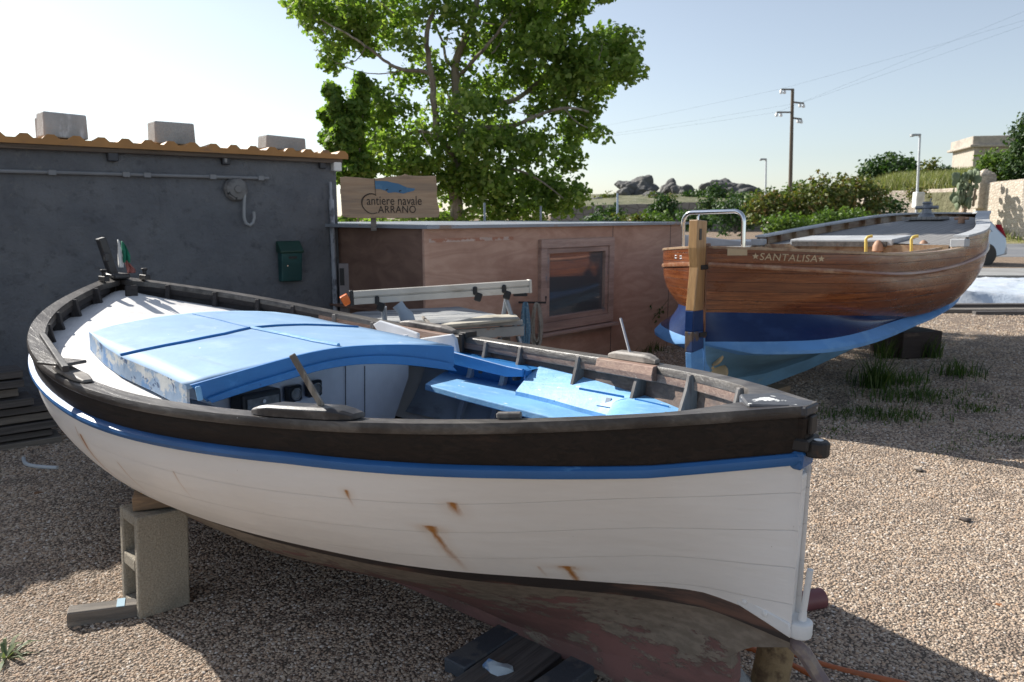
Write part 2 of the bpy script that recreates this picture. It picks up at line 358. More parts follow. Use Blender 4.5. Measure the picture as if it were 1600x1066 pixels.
w4=lambda u:w3(u)-lin([0,.3,1,2,4.26],[.045,.05,.045,.045,.045])(u)
b4=lambda u:max(b3(u)-lin([0,.3,.5,1,2,4.26],[0,.004,.03,.055,.07,.0])(u),.033)
wk=lin([0,.12,.2,.4,.66,1,3,3.5,3.9,4.26],[.375,.33,.25,.17,.11,.08,.10,.22,.42,.60])
boat=thing('rowing_boat','white double-ended fishing boat with dark rail and blue deck in the foreground','boat',mw=NB.mw)
def sweep(Us,sec,sides=(1,-1),close=True,caps=True):
    """sec(u)->list of (v,w); mirrored on both sides"""
    m=M()
    for s in sides:
        rows=[[ (u,s*v,w) for v,w in sec(u)] for u in Us]; n0=len(m.v); m.grid(rows,close); k=len(rows[0])
        if close and caps: m.f.append(tuple(range(n0,n0+k))); m.f.append(tuple(range(len(m.v)-k,len(m.v))))
    return m
def capsec(u):
    b,z=_b(u),_z(u); t=min(max((u-.14)/.14,0),1)*min(max((L1-.06-u)/.12,0),1); t=t*t*(3-2*t)
    vi=max(b-.062,.0)*t; o=b+.016
    return [(o-.004,z+.002),(o,z-.008),(o,z-.022),(o-.004,z-.028),(vi,z-.028),(vi,z-.004),(vi+.004*t,z+.001)]
sweep(U1,capsec).build('cap_rail',MT['cap'],boat,True)
def strsec(u):
    b,z,d=_b(u),_z(u),d1(u)
    return [(b,z-.027),(b+.003,z-.027-(d-.027)*.35),(b+.001,z-.027-(d-.027)*.7),(b-.004,z-d-.006),(max(b-.03,.002),z-d-.006),(max(b-.03,.002),z-.027)]
sweep(U1,strsec).build('sheer_strake',MT['strake'],boat,True)
def brsec(u):
    b,z,d=_b(u),_z(u),d1(u); e=.036
    return [(b-.01,z-d),(b+.006,z-d-.001),(b+.017,z-d-e*.25),(b+.019,z-d-e*.55),(b+.012,z-d-e*.9),(b-.01,z-d-e)]
sweep(U1,brsec).build('rubbing_rail',MT['blue_rail'],boat,True)
def topsec(u):
    b,z,d=_b(u),_z(u),d1(u)+.034; A=(b-.003,z-d); B=(b3(u),w3(u)); out=[]
    k=.045*min(1,u/1.3)*min(1,(L1-u)/.8)
    k2=-.02*max(0,1-abs(u-.35)/.35)
    for i in range(9):
        t=i/8; out.append((max(A[0]+(B[0]-A[0])*t+(k*4*t*(1-t)) +k2*4*t*(1-t),.033),A[1]+(B[1]-A[1])*t))
    return out
m=sweep(U1,topsec,close=False); m.open=False; m.build('topsides',MT['hull_white'],boat,True)
sweep(U1,lambda u:[(b3(u),w3(u)),((b3(u)+b4(u))/2+.002,(w3(u)+w4(u))/2),(b4(u),w4(u))],close=False).build('boot_stripe',MT['boot'],boat,True)
def botsec(u):
    A=(b4(u),w4(u)); B=(.030,wk(u)); out=[]
    k=lin([0,.5,1.0,1.8,3,4.26],[0,-.03,-.02,.06,.06,0])(u)
    for i in range(9):
        t=i/8; out.append((max(A[0]+(B[0]-A[0])*t+k*4*t*(1-t),.03),A[1]+(B[1]-A[1])*t-abs(k)*.6*4*t*(1-t)*(1 if k>0 else -1)))
    return out
sweep(U1,botsec,close=False).build('bottom_planking',MT['bottom'],boat,True)
M().prism([(.165,-.028,.33),(.155,-.028,.2),(.19,-.028,.03),(3.1,-.028,.03),(3.6,-.028,.16),(4.0,-.028,.40),(4.31,-.028,.66),(4.31,-.028,1.02),(4.24,-.028,1.02),(4.20,-.028,.72),(3.7,-.028,.33),(3.2,-.028,.2),(.5,-.028,.24)],(0,.056,0)).build('keel',MT['bottom'],boat,bev=.006)
M().tube([(.04,0,.40),(-.03,0,.355),(-.085,0,.29),(-.12,0,.2),(-.13,0,.08)],[.02,.022,.021,.019,.016],8).build('heel_strap',MT['heel'],boat,True)
_old=M.build
def _sh(self,*a,**k):
    if self.v and not getattr(self,"_s",0): self.v=[(x+.042,y,z) for x,y,z in self.v]
    return _old(self,*a,**k)
M.build=_sh
# sternpost: blue band, white lower, dark head
h=.034
M().prism([(.05,-h,.86),(-.035,-h,.86),(-.028,-h,.44),(.03,-h,.43),(.05,-h,.45)],(0,2*h,0)).build('sternpost',MT['hull_white'],boat,bev=.008,seg=2)
M().prism([(.085,-h-.012,.930),(-.046,-h-.010,.930),(-.042,-h-.010,.880),(.085,-h-.012,.885)],(0,2*h+.022,0)).build('post_band',MT['blue_rail'],boat,bev=.006)
M().prism([(.05,-h-.006,1.026),(-.044,-h-.006,1.026),(-.038,-h-.006,.9),(.05,-h-.006,.9)],(0,2*h+.012,0)).build('post_head',MT['strake'],boat,bev=.006)
# head of cap over the post with chipped white patches
m=M().prism([(.16,0,1.0515),(.09,.105,1.0495),(.0,.050,1.0525),(-.046,.046,1.054),(-.046,-.046,1.054),(.0,-.050,1.0525),(.09,-.105,1.0495)],(0,0,-.028))
m.build('breasthook',wood('chipped_breasthook',(.05,.055,.065),(.09,.09,.10),(.035,.037,.042),(20,20,20),.55,None,31,.002,((.72,.72,.70),(11,11,11),.60,.62)),boat,bev=.005)
# upper gudgeon
g=M().prism([(.105,-.046,.965),(-.055,-.046,.965),(-.055,-.046,.932),(.13,-.046,.925)],(0,.092,0))
g.lathe((-.062,0,.917),[(.034,0),(.034,.042)],16)
g.build('upper_gudgeon',MT['iron'],boat,bev=.005)
M().lathe((-.066,0,.955),[(.013,0),(.013,.0065)],12).build('gudgeon_eye',MT['steel'],boat)
M().box((-.047,0,1.0),(.012,.045,.05)).build('post_plate',MT['iron'],boat,bev=.003)
# lower gudgeon with pintle rod
g=M().prism([(.115,-.042,.485),(-.04,-.042,.447),(-.045,-.042,.405),(.02,-.042,.425),(.115,-.042,.452)],(0,.084,0))
g.lathe((-.052,0,.402),[(.033,0),(.035,.008),(.035,.042),(.032,.047)],18)
g.build('lower_gudgeon',MT['ironwhite'],boat,True,bev=.004)
M().tube([(-.058,0,.447),(-.060,0,.475)],[.012,.010],10).tube([(-.060,0,.47),(-.070,0,.60)],.0085,10).build('pintle_rod',MT['ironwhite'],boat,True)
for uu,ww in ((.09,.468),(.03,.452)): M().lathe((uu,.042,ww),[(.008,0),(.007,.004),(.002,.006)],10,mat=Matrix.Rotation(R(-90),3,'X')).build('bolt_head',MT['ironwhite'],boat,True)
M.build=_old
# inner bulwark
def insec(u):
    b,z=_b(u),_z(u); v=max(b-.032,.004); return [(v,z-.03),(v-.002,z-.08),(max(v-.012,.002),z-.15)]
sweep([u for u in U1 if .05<u<3.35],insec,close=False).build('bulwark_lining',MT['innerwood'],boat,True)
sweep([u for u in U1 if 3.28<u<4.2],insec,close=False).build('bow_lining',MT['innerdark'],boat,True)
def clsec(u):
    b,z=_b(u),_z(u); v=max(b-.034,.004); v2=max(v-.024,.002); return [(v,z-.029),(v2,z-.029),(v2,z-.058),(v2+.003,z-.062),(v,z-.062)]
sweep([u for u in U1 if .16<u<3.3],clsec).build('inner_gunwale',MT['clamp'],boat,True)
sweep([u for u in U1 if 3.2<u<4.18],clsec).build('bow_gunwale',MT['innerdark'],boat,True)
for u in (.26,.55,.87,1.28,1.71,1.98,2.28,2.57,2.85,3.13,3.41,3.62,3.84,4.05):
    for s in (1,-1):
        b=_b(u);z=_z(u); db=(_b(u+.02)-_b(u-.02))/.04; n=V((-db,1,0)).normalized(); t=V((1,db,0)).normalized()
        def P(off,w,e): q=V((u,b,0))-n*off+t*e; return (q.x,s*q.y,w)
        hb=.013
        m=M().add([P(.03,z-.006,-hb),P(.066,z-.006,-hb),P(.075,z-.06,-hb),P(.105,z-.17,-hb),P(.03,z-.17,-hb),P(.03,z-.006,hb),P(.066,z-.006,hb),P(.075,z-.06,hb),P(.105,z-.17,hb),P(.03,z-.17,hb)],[(0,1,2,3,4),(9,8,7,6,5),(0,5,6,1),(1,6,7,2),(2,7,8,3),(3,8,9,4),(4,9,5,0)])
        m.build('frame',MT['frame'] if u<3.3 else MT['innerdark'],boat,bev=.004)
# foredeck
dofs=lin([1.5,2.6,3.4,4.2],[-.072,-.072,-.098,-.108])
def wdeck(u,v): b=max(_b(u),.1); return _z(u)+dofs(u)+.045*(1-min(1,(v/b)**2))
m=M(); rows=[]
for u in [2.28+(4.17-2.28)*i/26 for i in range(27)]:
    vi=max(_b(u)-.034,.02); rows.append([(u,vi*(j/8-1),wdeck(u,vi*(j/8-1))) for j in range(17)])
m.grid(rows).build('foredeck',MT['deckwhite'],boat,True)
m=M(); rows=[]
for i in range(12):
    u=1.5+.78*i/11; vi=_b(u)-.034; rows.append([(u,v,wdeck(u,v)) for v in (vi,vi-.05,.70)])
m.grid(rows).build('side_deck',MT['deckwhite'],boat,True)
# cabin roof
def wr(u,v): return .955+.072*(1-((v-.07)/.76)**2)+.03*max(0,u-2.7)
nearc=[(291,602),(240,578),(187,556),(160,538),(139,518)]
farc=[(706,540),(630,524),(560,510),(480,494),(430,487.5),(320,487),(240,496),(145,516)]
def chain(c,n):
    P=[NB.ps(x,y,wr) for x,y in c]; d=[0]
    for a,b in zip(P,P[1:]): d.append(d[-1]+(b-a).length)
    fs=[lin(d,[p[k] for p in P]) for k in range(3)]
    return [V([f(d[-1]*i/n) for f in fs]) for i in range(n+1)]
NR=24; na=chain(nearc,NR); fa=chain(farc,NR); rows=[]
for a,b in zip(na,fa):
    row=[]
    for j in range(15):
        p=a.lerp(b,j/14); row.append((p.x,p.y,wr(p.x,p.y)))
    rows.append(row)
M().grid(rows).build('cabin_roof',MT['deckblue'],boat,True,solid=.016)
edge=[V(r[0]) for r in rows]+[V(x) for x in rows[-1][1:]]
far_e=[V(r[-1]) for r in rows][::-1][1:]
def skirt(pts,dz,inn=.012):
    c=sum(pts,V())/len(pts); out=[]
    for p in pts:
        q=p-(p-V((2.5,.1,p.z))).normalized()*inn; out.append([(p.x,p.y,p.z-.003),(p.x,p.y,p.z-dz),(q.x,q.y,p.z-dz)])
    return out
M().grid(skirt(edge,.085)).build('cabin_side',MT['chipblue'],boat,False,solid=.01)
M().grid(skirt(far_e,.07)).build('cabin_side',MT['fasciablue'],boat,False,solid=.01)
def strip(pts,fn,r,name,mat,lift=.004,sub=6):
    P=[NB.ps(x,y,fn) for x,y in pts]; Q=[]
    for a,b in zip(P,P[1:]):
        for i in range(sub): q=a.lerp(b,i/sub); Q.append((q.x,q.y,fn(q.x,q.y)+lift))
    Q.append((P[-1].x,P[-1].y,P[-1].z+lift)); return M().tube(Q,r,6).build(name,mat,boat,True)
strip([(188,556),(290,535),(350,523),(391,513.5),(430,510),(477,508.5),(560,512)],wr,.008,'roof_seam',MT['fasciablue'],.002)
strip([(393,513.5),(440,523),(490,534),(529,541)],wr,.009,'roof_batten',MT['benchblue'],.004)
strip([(301,491),(345,501),(392,512.5)],wr,.0035,'roof_shadow_seam',MT['fasciablue'],.0)  # faint shadow along the roof seam, drawn as a thin dark-blue strip
# aft fascia board following the roof camber
pa,pb=V(rows[0][0]),V(rows[0][-1]); nn=(pb-pa).cross(V((0,0,1))).normalized(); 
if nn.x>0: nn=-nn   # points aft
def fasc(top,bot,off,th,name,mat,n=24):
    T=[NB.pl(x,y,pa+nn*off,nn) for x,y in top]; B=[NB.pl(x,y,pa+nn*off,nn) for x,y in bot]
    def cc(P):
        d=[0]
        for a,b in zip(P,P[1:]): d.append(d[-1]+(b-a).length)
        fs=[spl(d,[p[k] for p in P]) for k in range(3)]; return [V([f(d[-1]*i/n) for f in fs]) for i in range(n+1)]
    T,B=cc(T),cc(B)
    M().grid([[t+nn*th,b+nn*th,b,t] for t,b in zip(T,B)],True).build(name,mat,boat,True,bev=.002)
    return T,B
fasc([(296,601),(400,571.5),(470,553),(528,542.5),(575,539),(620,538),(706,541)],[(322,627),(390,603),(440,588),(500,571.5),(560,562),(620,561),(706,572)],.004,.018,'cabin_fascia',MT['fasciablue'])
fasc([(322,622),(390,598),(440,583),(500,566),(560,556.5),(620,555.5),(700,566)],[(330,629),(392,609),(440,595),(500,578),(560,569),(620,569),(712,580)],.024,.014,'fascia_moulding',MT['fasciablue'])
M().beam(NB.pl(309,604,pa+nn*.045,nn),NB.pl(313,626,pa+nn*.045,nn),.012,.018).build('fascia_end',MT['benchblue'],boat,bev=.003)
# bulkhead
bp=V((2.24,.70,0)); bq=V((2.38,-.72,0)); bn=(bq-bp).cross(V((0,0,1))).normalized(); 
if bn.x>0: bn=-bn
m=M(); rows=[]
for i in range(13):
    p=bp.lerp(bq,i/12); rows.append([(p.x,p.y,.93),(p.x,p.y,.7),(p.x,max(-.64,min(.64,p.y*.86)),.49)])
m.grid(rows).build('bulkhead',MT['cabwhite'],boat,solid=.02,off=1)
for px in (540,570):
    a=NB.pl(px,572,bp+bn*.006,bn); b_=NB.pl(px,650,bp+bn*.006,bn); M().beam(a,b_,.002,.004,bn).build('panel_joint',MT['black'],boat)
def onbh(px,py,off=.0): return NB.pl(px,py,bp+bn*off,bn)
rotb=Matrix(((bq-bp).normalized(),bn*-1,V((0,0,1)))).transposed()
for (px,py,r) in ((458,615,.028),(490,607,.030)):
    c=onbh(px,py,.03)
    q=M().box(c,(.085,.035,.075),rotb).build('instrument',MT['black'],boat,bev=.008)
    M().lathe(c+bn*.019,[(r,0),(r,.006),(r-.005,.008),(r-.006,.003)],20,mat=rotb@Matrix.Rotation(R(90),3,'X')).build('dial',MT['glassdial'],q,True)
c=onbh(400,624,.05); q=M().box(c,(.20,.09,.08),rotb).build('control_box',MT['black'],boat,bev=.012,seg=2)
M().box(c+bn*.048-V((0,0,.008)),(.16,.008,.05),rotb).build('box_panel',MT['glassdial'],q)
M().lathe(c+bn*.054,[(.008,0),(.008,.004)],12,mat=rotb@Matrix.Rotation(R(90),3,'X')).build('push_button',MT['whiteplastic'],q)
# interior lining, floor, frames
def hullv(u,w):
    S=topsec(u)
    for (v0,w0),(v1,w1) in zip(S,S[1:]):
        if w0>=w>=w1: return v0+(v1-v0)*(w0-w)/max(1e-6,w0-w1)
    return S[0][0] if w>S[0][1] else S[-1][0]
m=M()
for s in (1,-1):
    rows=[]
    for i in range(18):
        u=.3+2.15*i/17; rows.append([(u,s*max(hullv(u,w)-.035,.0),w) for w in (.83,.74,.65,.56,.49)])
    m.grid(rows)
m.build('inner_lining',MT['lining'],boat,True)
M().grid([[(u,s*(b3(u)-.09)*.95,.475) for s in (-1,0,1)] for u in (.75,1,1.3,1.6,1.9,2.2,2.3)]).build('sole_board',MT['fasciablue'],boat)
for u in (1.05,1.3,1.55,1.8,2.05):
    M().beam((u,-(_b(u)-.09),.80),(u,-(hullv(u,.52)-.05),.50),.03,.03).build('hull_rib',MT['lining'],boat,bev=.003)
# side coaming, bench and stern deck
def P1(px,py,w): q=NB.pw(px,py,w); return V((q.x,q.y,w))
cA,cB=NB.pv(707,549,-.75),NB.pv(818,577,-.75)
m=M().grid([[(cA.x+.05,-.75,cA.z),(cA.x+.05,-.75,cA.z-.065)],[(cA.x,-.75,cA.z),(cA.x,-.75,cA.z-.065)],[(cB.x+.1,-.75,cB.z+.003),(cB.x+.1,-.75,cB.z-.05)],[cB,(cB.x,-.75,cB.z-.035)]])
m.build('side_coaming',MT['fasciablue'],boat,solid=.02,off=0,bev=.003)
m=M(); rows=[]
for i in range(8):
    u=cB.x-.02+(cA.x+.25-cB.x)*i/7; rows.append([(u,-(_b(u)-.03),.835),(u,-.76,.835)])
m.grid(rows).build('side_deck',MT['fasciablue'],boat)
bench=[P1(664,600,.725),P1(725,617,.725),P1(800,636,.725),P1(862,652,.725),P1(930,668,.725),V((.55,.2,.725)),V((.45,-.4,.725)),V((.9,-.78,.725)),V((1.6,-.90,.725)),V((2.28,-.90,.725))]
M().prism(bench,(0,0,-.032)).build('bench',MT['benchblue'],boat,bev=.005,seg=2)
m=M(); rows=[(cA.x+.15,-.88),(1.75,-.88),(cB.x+.06,-.86),(cB.x-.01,-.80),(cB.x-.0,-.765)]
m.grid([[(u,v,.835),(u,v,.72)] for u,v in rows]).build('locker_front',MT['fasciablue'],boat,solid=.012)
W8=.745
inn=[P1(818,614,W8),P1(860,624,W8),P1(905,637,W8),P1(955,650,W8)]; inn.sort(key=lambda p:p.x)
vin=lin([.1,.45,.8]+[p.x for p in inn if p.x>.85],[.0,.25,.15]+[p.y for p in inn if p.x>.85]); rows=[]
for i in range(25):
    t=i/24; u=cB.x-.01+(.08-cB.x)*t; vi=vin(u) if u>.45 else min(vin(u),_b(u)-.04); b_=V((u,-(_b(u)-.031),.845)); a_=V((u,vi,W8+ (.05*max(0,1-u/.6)))); row=[(a_.x,a_.y,a_.z-.03)]
    for j in range(9): q=a_.lerp(b_,j/8); row.append((q.x,q.y,q.z+.012*math.sin(math.pi*j/8)))
    rows.append(row)
m=M().grid(rows); sd_=m.build('stern_deck',MT['benchblue'],boat,True)
def P2(px,py,e=.0):
    q=NB.ps(px,py,lambda u,v:.745+.10*min(1,max(0,(-v-.30)/(max(_b(min(max(u,.2),1.6))-.033-.30,.1))))+.012,.6,6); return q+V((0,0,e))
# raised plank edges on the stern deck
for (a,b_) in (((905,608),(975,621)),((992,625),(1045,637))):
    M().beam(P2(*a,.002),P2(*b_,.002),.003,.009).build('deck_joint',MT['fasciablue'],boat)
M().beam(V((1.62,-.70,.70)),V((1.62,-.70,.37)),.05,.07,(1,0,0)).box((1.62,-.70,.68),(.12,.07,.02)).build('bench_leg',MT['cabwhite'],boat,bev=.003)
# oarlock pads (near, near bow, far pair)
def pad(u0,u1,s,mat,voff,h=.034,wd=.062,chock=True):
    r0=[];K=10
    for i in range(K+1):
        u=u0+(u1-u0)*i/K; e=min(i,K-i)/K; t=min(1,e/.16)
        wv=wd/2*(.6+.4*t); hh=h*(.5+.5*t); v=_b(u)-voff; z=_z(u)+.0035
        r0.append([(u,s*(v-wv),z),(u,s*(v+wv),z),(u,s*(v+wv),z+hh*.75),(u,s*(v+wv*.7),z+hh),(u,s*(v-wv*.7),z+hh),(u,s*(v-wv),z+hh*.75)])
    m=M().grid(r0,True); m.f.append(tuple(range(6))); m.f.append(tuple(range(K*6,K*6+6)))
    o=m.build('oarlock_pad',mat,boat,bev=.002)
    if chock:
        m=M(); m.grid([[(u,s*(_b(u)-.055-a),_z(u)-bz) for a,bz in ((0,-.004),(.035,-.002),(.045,.03),(.04,.055),(0,.06))] for u in [u0-.03+(u1-u0+.06)*i/8 for i in range(9)]],True)
        m.f.append(tuple(range(5))); m.f.append(tuple(range(40,45))); m.build('oarlock_chock',MT['clamp'],boat,bev=.003)
    return o
pad(1.01,1.35,1,MT['darkpad'],.03,.034,.078,False)
pad(.82,1.12,-1,MT['padwood'],.02)
pad(2.26,2.66,-1,MT['padwood'],.02)
pad(2.25,2.62,1,MT['padwood'],.028,.02,.06,False)
def pin(a,b,r,mat,name='thole_pin'): M().tube([a,b],r,8).build(name,mat,boat,True)
q=V((1.13,_b(1.13)-.035,_z(1.13)+.035)); e=NB.pl(456,554,q,V((.6,-.7,0))); M().beam(q,e,.016,.016).build('thole_pin',MT['stick'],boat,bev=.002)
q=V((.98,-(_b(.98)-.03),_z(.98)+.02)); e=NB.pl(970,498,q,V((.6,.7,0))); pin(q,e,.006,MT['steel'])
q=V((2.42,-(_b(2.42)-.03),_z(2.42)+.02)); e=NB.pl(637,471,q,V((.6,.7,0))); M().beam(q,e,.018,.018).build('thole_pin',MT['stick'],boat,bev=.002)
a=NB.pw(66,523,1.02); b_=NB.pw(103,577,.985); M().beam(a,b_,.022,.022).build('thole_bar',MT['blackwood'],boat,bev=.003)
M().box(NB.pw(97,566,.975),(.14,.10,.012),(0,0,.35)).build('fairlead_board',MT['cap'],boat,bev=.003)
M().beam((.66,_b(.66)-.055,_z(.66)+.012),(.60,_b(.6)-.05,_z(.6)+.012),.02,.016).build('rail_chock',MT['frame'],boat,bev=.003)
# white slabs standing against the far bulwark
def slab(pts,v,mat,name):
    P=[NB.pv(x,y,v) for x,y in pts]; M().prism(P,(0,-.022,0)).build(name,mat,boat,bev=.006,seg=2)
slab([(582,507),(592,501),(625,511),(652,521),(652,532),(590,518)],-.80,MT['cabwhite'],'side_panel')
slab([(655,529),(705,522),(711,530),(715,552),(690,548),(655,540)],-.84,MT['cabwhite'],'side_panel')
# clamp with dark bracket on far rail
M().box((2.15,-(_b(2.15)-.03),_z(2.15)+.012),(.05,.09,.03)).box((2.15,-(_b(2.15)-.08),_z(2.15)-.03),(.03,.02,.10)).build('rail_clamp',MT['iron'],boat,bev=.003)
# bow post
zt=1.171
bt=NB.pl(157,372,V((L1-.02,0,0)),V((1,0,0))); bb=V((L1-.02,0,zt-.05))
M().beam(bb,bt,.045,.055,(1,0,0)).build('bow_post',MT['blackwood'],boat,bev=.005)
mid=bb.lerp(bt,.6); M().box(mid+V((-.03,.015,0)),(.03,.03,.05)).build('post_cleat',MT['blackwood'],boat,bev=.004)
M().box((L1-.03,0,zt+.008),(.16,.10,.03)).build('bow_cap',MT['blackwood'],boat,bev=.008)
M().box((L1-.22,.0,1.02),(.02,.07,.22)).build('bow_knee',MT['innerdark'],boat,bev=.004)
M().tube([(L1-.235,.0,1.03)]+[(L1-.245,.022*math.sin(a),1.03+.022*math.cos(a)) for a in [i*math.pi/6 for i in range(13)]],.004,6).build('ring_bolt',MT['iron'],boat,True)
for s in (1,-1): M().box((L1-.14,s*.12,zt-.0),(.09,.03,.03)).lathe((L1-.14,s*.12,zt+.01),[(.012,0),(.012,.03),(.02,.035),(.02,.045)],8).build('bow_bollard',MT['iron'],boat,bev=.003)
# flag furled beside the post
fl=thing('flag','small furled green, white and red flag hanging beside the bow post of the white boat','flag',mw=NB.mw@Matrix.Translation((L1-.07,0,zt+.03)))
def fold(y0,x0,wd,ht,col,name,ph,top):
    m=M(); rows=[]
    for i in range(9):
        t=i/8; z=top-ht*t; k=.25+.75*min(1,t*1.6)
        rows.append([(x0+.012*math.sin(j*1.9+ph+t*2),y0-wd*k*j/6,z-.02*j/6*(1-t)) for j in range(7)])
    m.open=True; m.grid(rows).build(name,col,fl,True,solid=.003)
fold(.000,-.005,.022,.17,nm('flag_white',(.8,.8,.78),.8),'white_cloth',0,.20)
fold(-.018,-.02,.045,.13,nm('flag_green',(.01,.17,.10),.8),'green_cloth',1,.19)
fold(-.030,-.03,.055,.08,nm('flag_red',(.33,.12,.10),.8),'red_cloth',2,.075)
# ---------- supports and ground clutter near the boat ----------
bl=thing('cinder_block','rough concrete block standing on end under the bilge of the white boat','block',(-1.435,2.885,0),R(45)); bl.rotation_euler=(R(-1),R(3.0),R(44))
m=M(); H=.405; W=.195; D=.2; t=.035
m.box((0,-D/2+t/2,H/2),(W,t,H)).box((0,D/2-t/2,H/2),(W,t,H))
m.box((W/2-.02,0,H/2),(.04,D-2*t,H))
for zc,hh in ((.022,.044),(H/2,.05),(H-.022,.044)): m.box((-.02,0,zc),(W-.04,D-2*t,hh))
m.build('block_body',MT['block'],bl,bev=.007,seg=2)
def wedge(name,label,loc,rz,l,w,h1,h2,mat,group=None):
    o=M().prism([(-l/2,-w/2,0),(l/2,-w/2,0),(l/2,-w/2,h2),(-l/2,-w/2,h1)],(0,w,0)).build(name,mat,None,bev=.003); o.location=loc; o.rotation_euler=(0,0,rz); return tag(o,label,'wedge')
wedge('wood_wedge','brown wooden wedge lying directly on the standing concrete block',(-1.385,2.92,.414),R(20),.22,.12,.055,.04,MT['wedge'])
wedge('wood_wedge','orange-brown wooden wedge squeezed on top between the brown wedge and the hull',(-1.40,2.95,.466),R(28),.17,.09,.022,.05,MT['wedgeo'])
o=M().box((0,0,.032),(.26,.075,.058)).build('wood_offcut',MT['plank'],None,bev=.004); p=atz(160,975); o.location=(p.x,p.y+.03,0); o.rotation_euler=(R(-3),R(4),R(24)); tag(o,'short grey timber offcut with a pale blue paint mark beside the standing block','timber')
q=M().box((.05,0,.0625),(.028,.077,.003)).build('paint_mark',nm('pale_blue_mark',(.35,.5,.6),.7),o)
# planks under the keel
for (c,sz,rz,mat,lab,z) in (((-.02,2.36),(.95,.20,.05),R(52),MT['darkplank'],'broad dark plank running in under the keel of the white boat',.0),
      ((-.10,2.50),(.30,.10,.055),R(50),MT['slate'],'blue-grey paint-stained block beside the broad plank under the keel',.0),
      ((.14,2.28),(.34,.10,.06),R(48),MT['slate'],'blue-grey slab on the stern side of the broad plank under the keel',.0)):
    o=M().box((0,0,sz[2]/2),sz).build('timber_plank',mat,None,bev=.005); o.location=(c[0],c[1],z); o.rotation_euler=(0,0,rz); tag(o,lab,'plank')
p=atz(778,1046,.05); o=M().ico((0,0,0),(.05,.035,.025),2,.5,3).build('crumpled_rag',nm('pale_blue_rag',(.45,.52,.58),.8,[((.12,.22,.4),(12,12,12),.5,.6,4)]),None,True); o.location=p; tag(o,'crumpled white and blue rag at the tip of the dark plank','rag')
# cork log, stones
p=atz(1218,1056,.08)
o=M().lathe((0,0,0),[(.02,0),(.052,.01),(.058,.08),(.056,.2),(.05,.27),(.02,.285)],14).build('cork_log',MT['log'],None,True); o.location=(.80,2.22,-.01); o.rotation_euler=(R(-10),R(12),0); tag(o,'upright rough cork log under the stern of the white boat','log')
o=M().ico((0,0,.05),(.07,.06,.06),2,.4,5).build('round_stone',MT['block2'],None,True); p=atz(1190,1062,.05); o.location=(.70,2.24,0.02); tag(o,'rounded grey stone between the keel and the cork log','stone')
def hose(name,label,pts,r,mat,cat,group=None):
    P=[atz(x,y,r) for x,y in pts]; Q=[]
    n=len(P)
    fx=[spl(list(range(n)),[p[k] for p in P]) for k in range(3)] if n>2 else [lin([0,1],[p[k] for p in P]) for k in range(3)]
    N=24; Q=[V([f((n-1)*i/N) for f in fx]) for i in range(N+1)]; o0=Q[0].copy()
    o=M().tube([q-o0 for q in Q],r,10).build(name,mat,None,True); o.location=o0; return tag(o,label,cat,group)
hose('plastic_pipe','rear one of two terracotta plastic pipes lying on gravel under the stern',[(1157,1000),(1230,1020),(1300,1043),(1400,1066),(1500,1090)],.011,MT['orangehose'],'pipe')
hose('plastic_pipe','front one of two terracotta plastic pipes lying on gravel under the stern',[(1155,1008),(1220,1032),(1280,1062),(1340,1090)],.012,MT['orangehose'],'pipe')
hose('white_hose','thin bent white hose lying on shaded gravel beside the timber pile',[(37,716),(40,724),(52,728),(70,730),(90,731)],.012,nm('white_hose',(.55,.58,.6),.5),'hose')
p=atz(1262,940,.04); o=M().lathe((0,0,0),[(.036,-.09),(.04,-.085),(.04,.09),(.034,.095)],18,axis='x').build('float_cylinder',nm('dark_red_float',(.20,.07,.075),.5,[((.35,.25,.25),(9,9,9),.62,.75,4)]),None,True); o.location=(p.x-.02,p.y,.04); o.rotation_euler=(0,0,R(18)); tag(o,'dark red plastic cylinder lying on gravel behind the stern post','float')
p=atz(1557,946,.005); o=M().ico((0,0,0),(.035,.02,.008),1,.3,2).build('brown_leaf',nm('rust_leaf',(.35,.14,.05),.8),None); o.location=p; tag(o,'single rust-brown leaf on the sunlit gravel at the right','leaf')
p=atz(60,770,.005); o=M().ico((0,0,0),(.035,.02,.008),1,.3,4).build('brown_leaf',nm('dull_leaf',(.2,.10,.05),.8),None); o.location=p; tag(o,'dull brown leaf on shaded gravel near the white hose','leaf')
p=atz(1147,573*1+0,.02)
# ---------- timber pile at left ----------
random.seed(3)
A=V((-5.3,4.05,0)); dirh=V((.773,.635,0)).normalized(); nh=V((.635,-.773,0)).normalized()
e0=atz(128,690); base=V((e0.x,e0.y,0))
k=0
lay=[(-2.8,0,0),( -2.75,-.1,0)]
zt=0
for i in range(9):
    th=.045+random.uniform(-.006,.008); ln=2.6+random.uniform(-.1,.25); sh=random.uniform(-.12,.05)-.03*i
    mat=MT['darkplank'] if i%3 else MT['plank']
    o=M().box((-ln/2,0,th/2),(ln,.24+random.uniform(-.03,.03),th)).build('stacked_board',mat,None,bev=.003)
    pos=base+dirh*(sh-.05)-nh*(.18+random.uniform(-.03,.03)); o.location=(pos.x,pos.y,zt); o.rotation_euler=(0,0,math.atan2(dirh.y,dirh.x)+random.uniform(-.015,.015))
    nmz=['bottom','second from the bottom','third from the bottom','fourth from the bottom','middle','fourth from the top','third from the top','second from the top','top'][i]
    tag(o,f'long grey board, {nmz} one of the timber pile by the grey wall','board','boards stacked by the grey wall'); zt+=th+.014
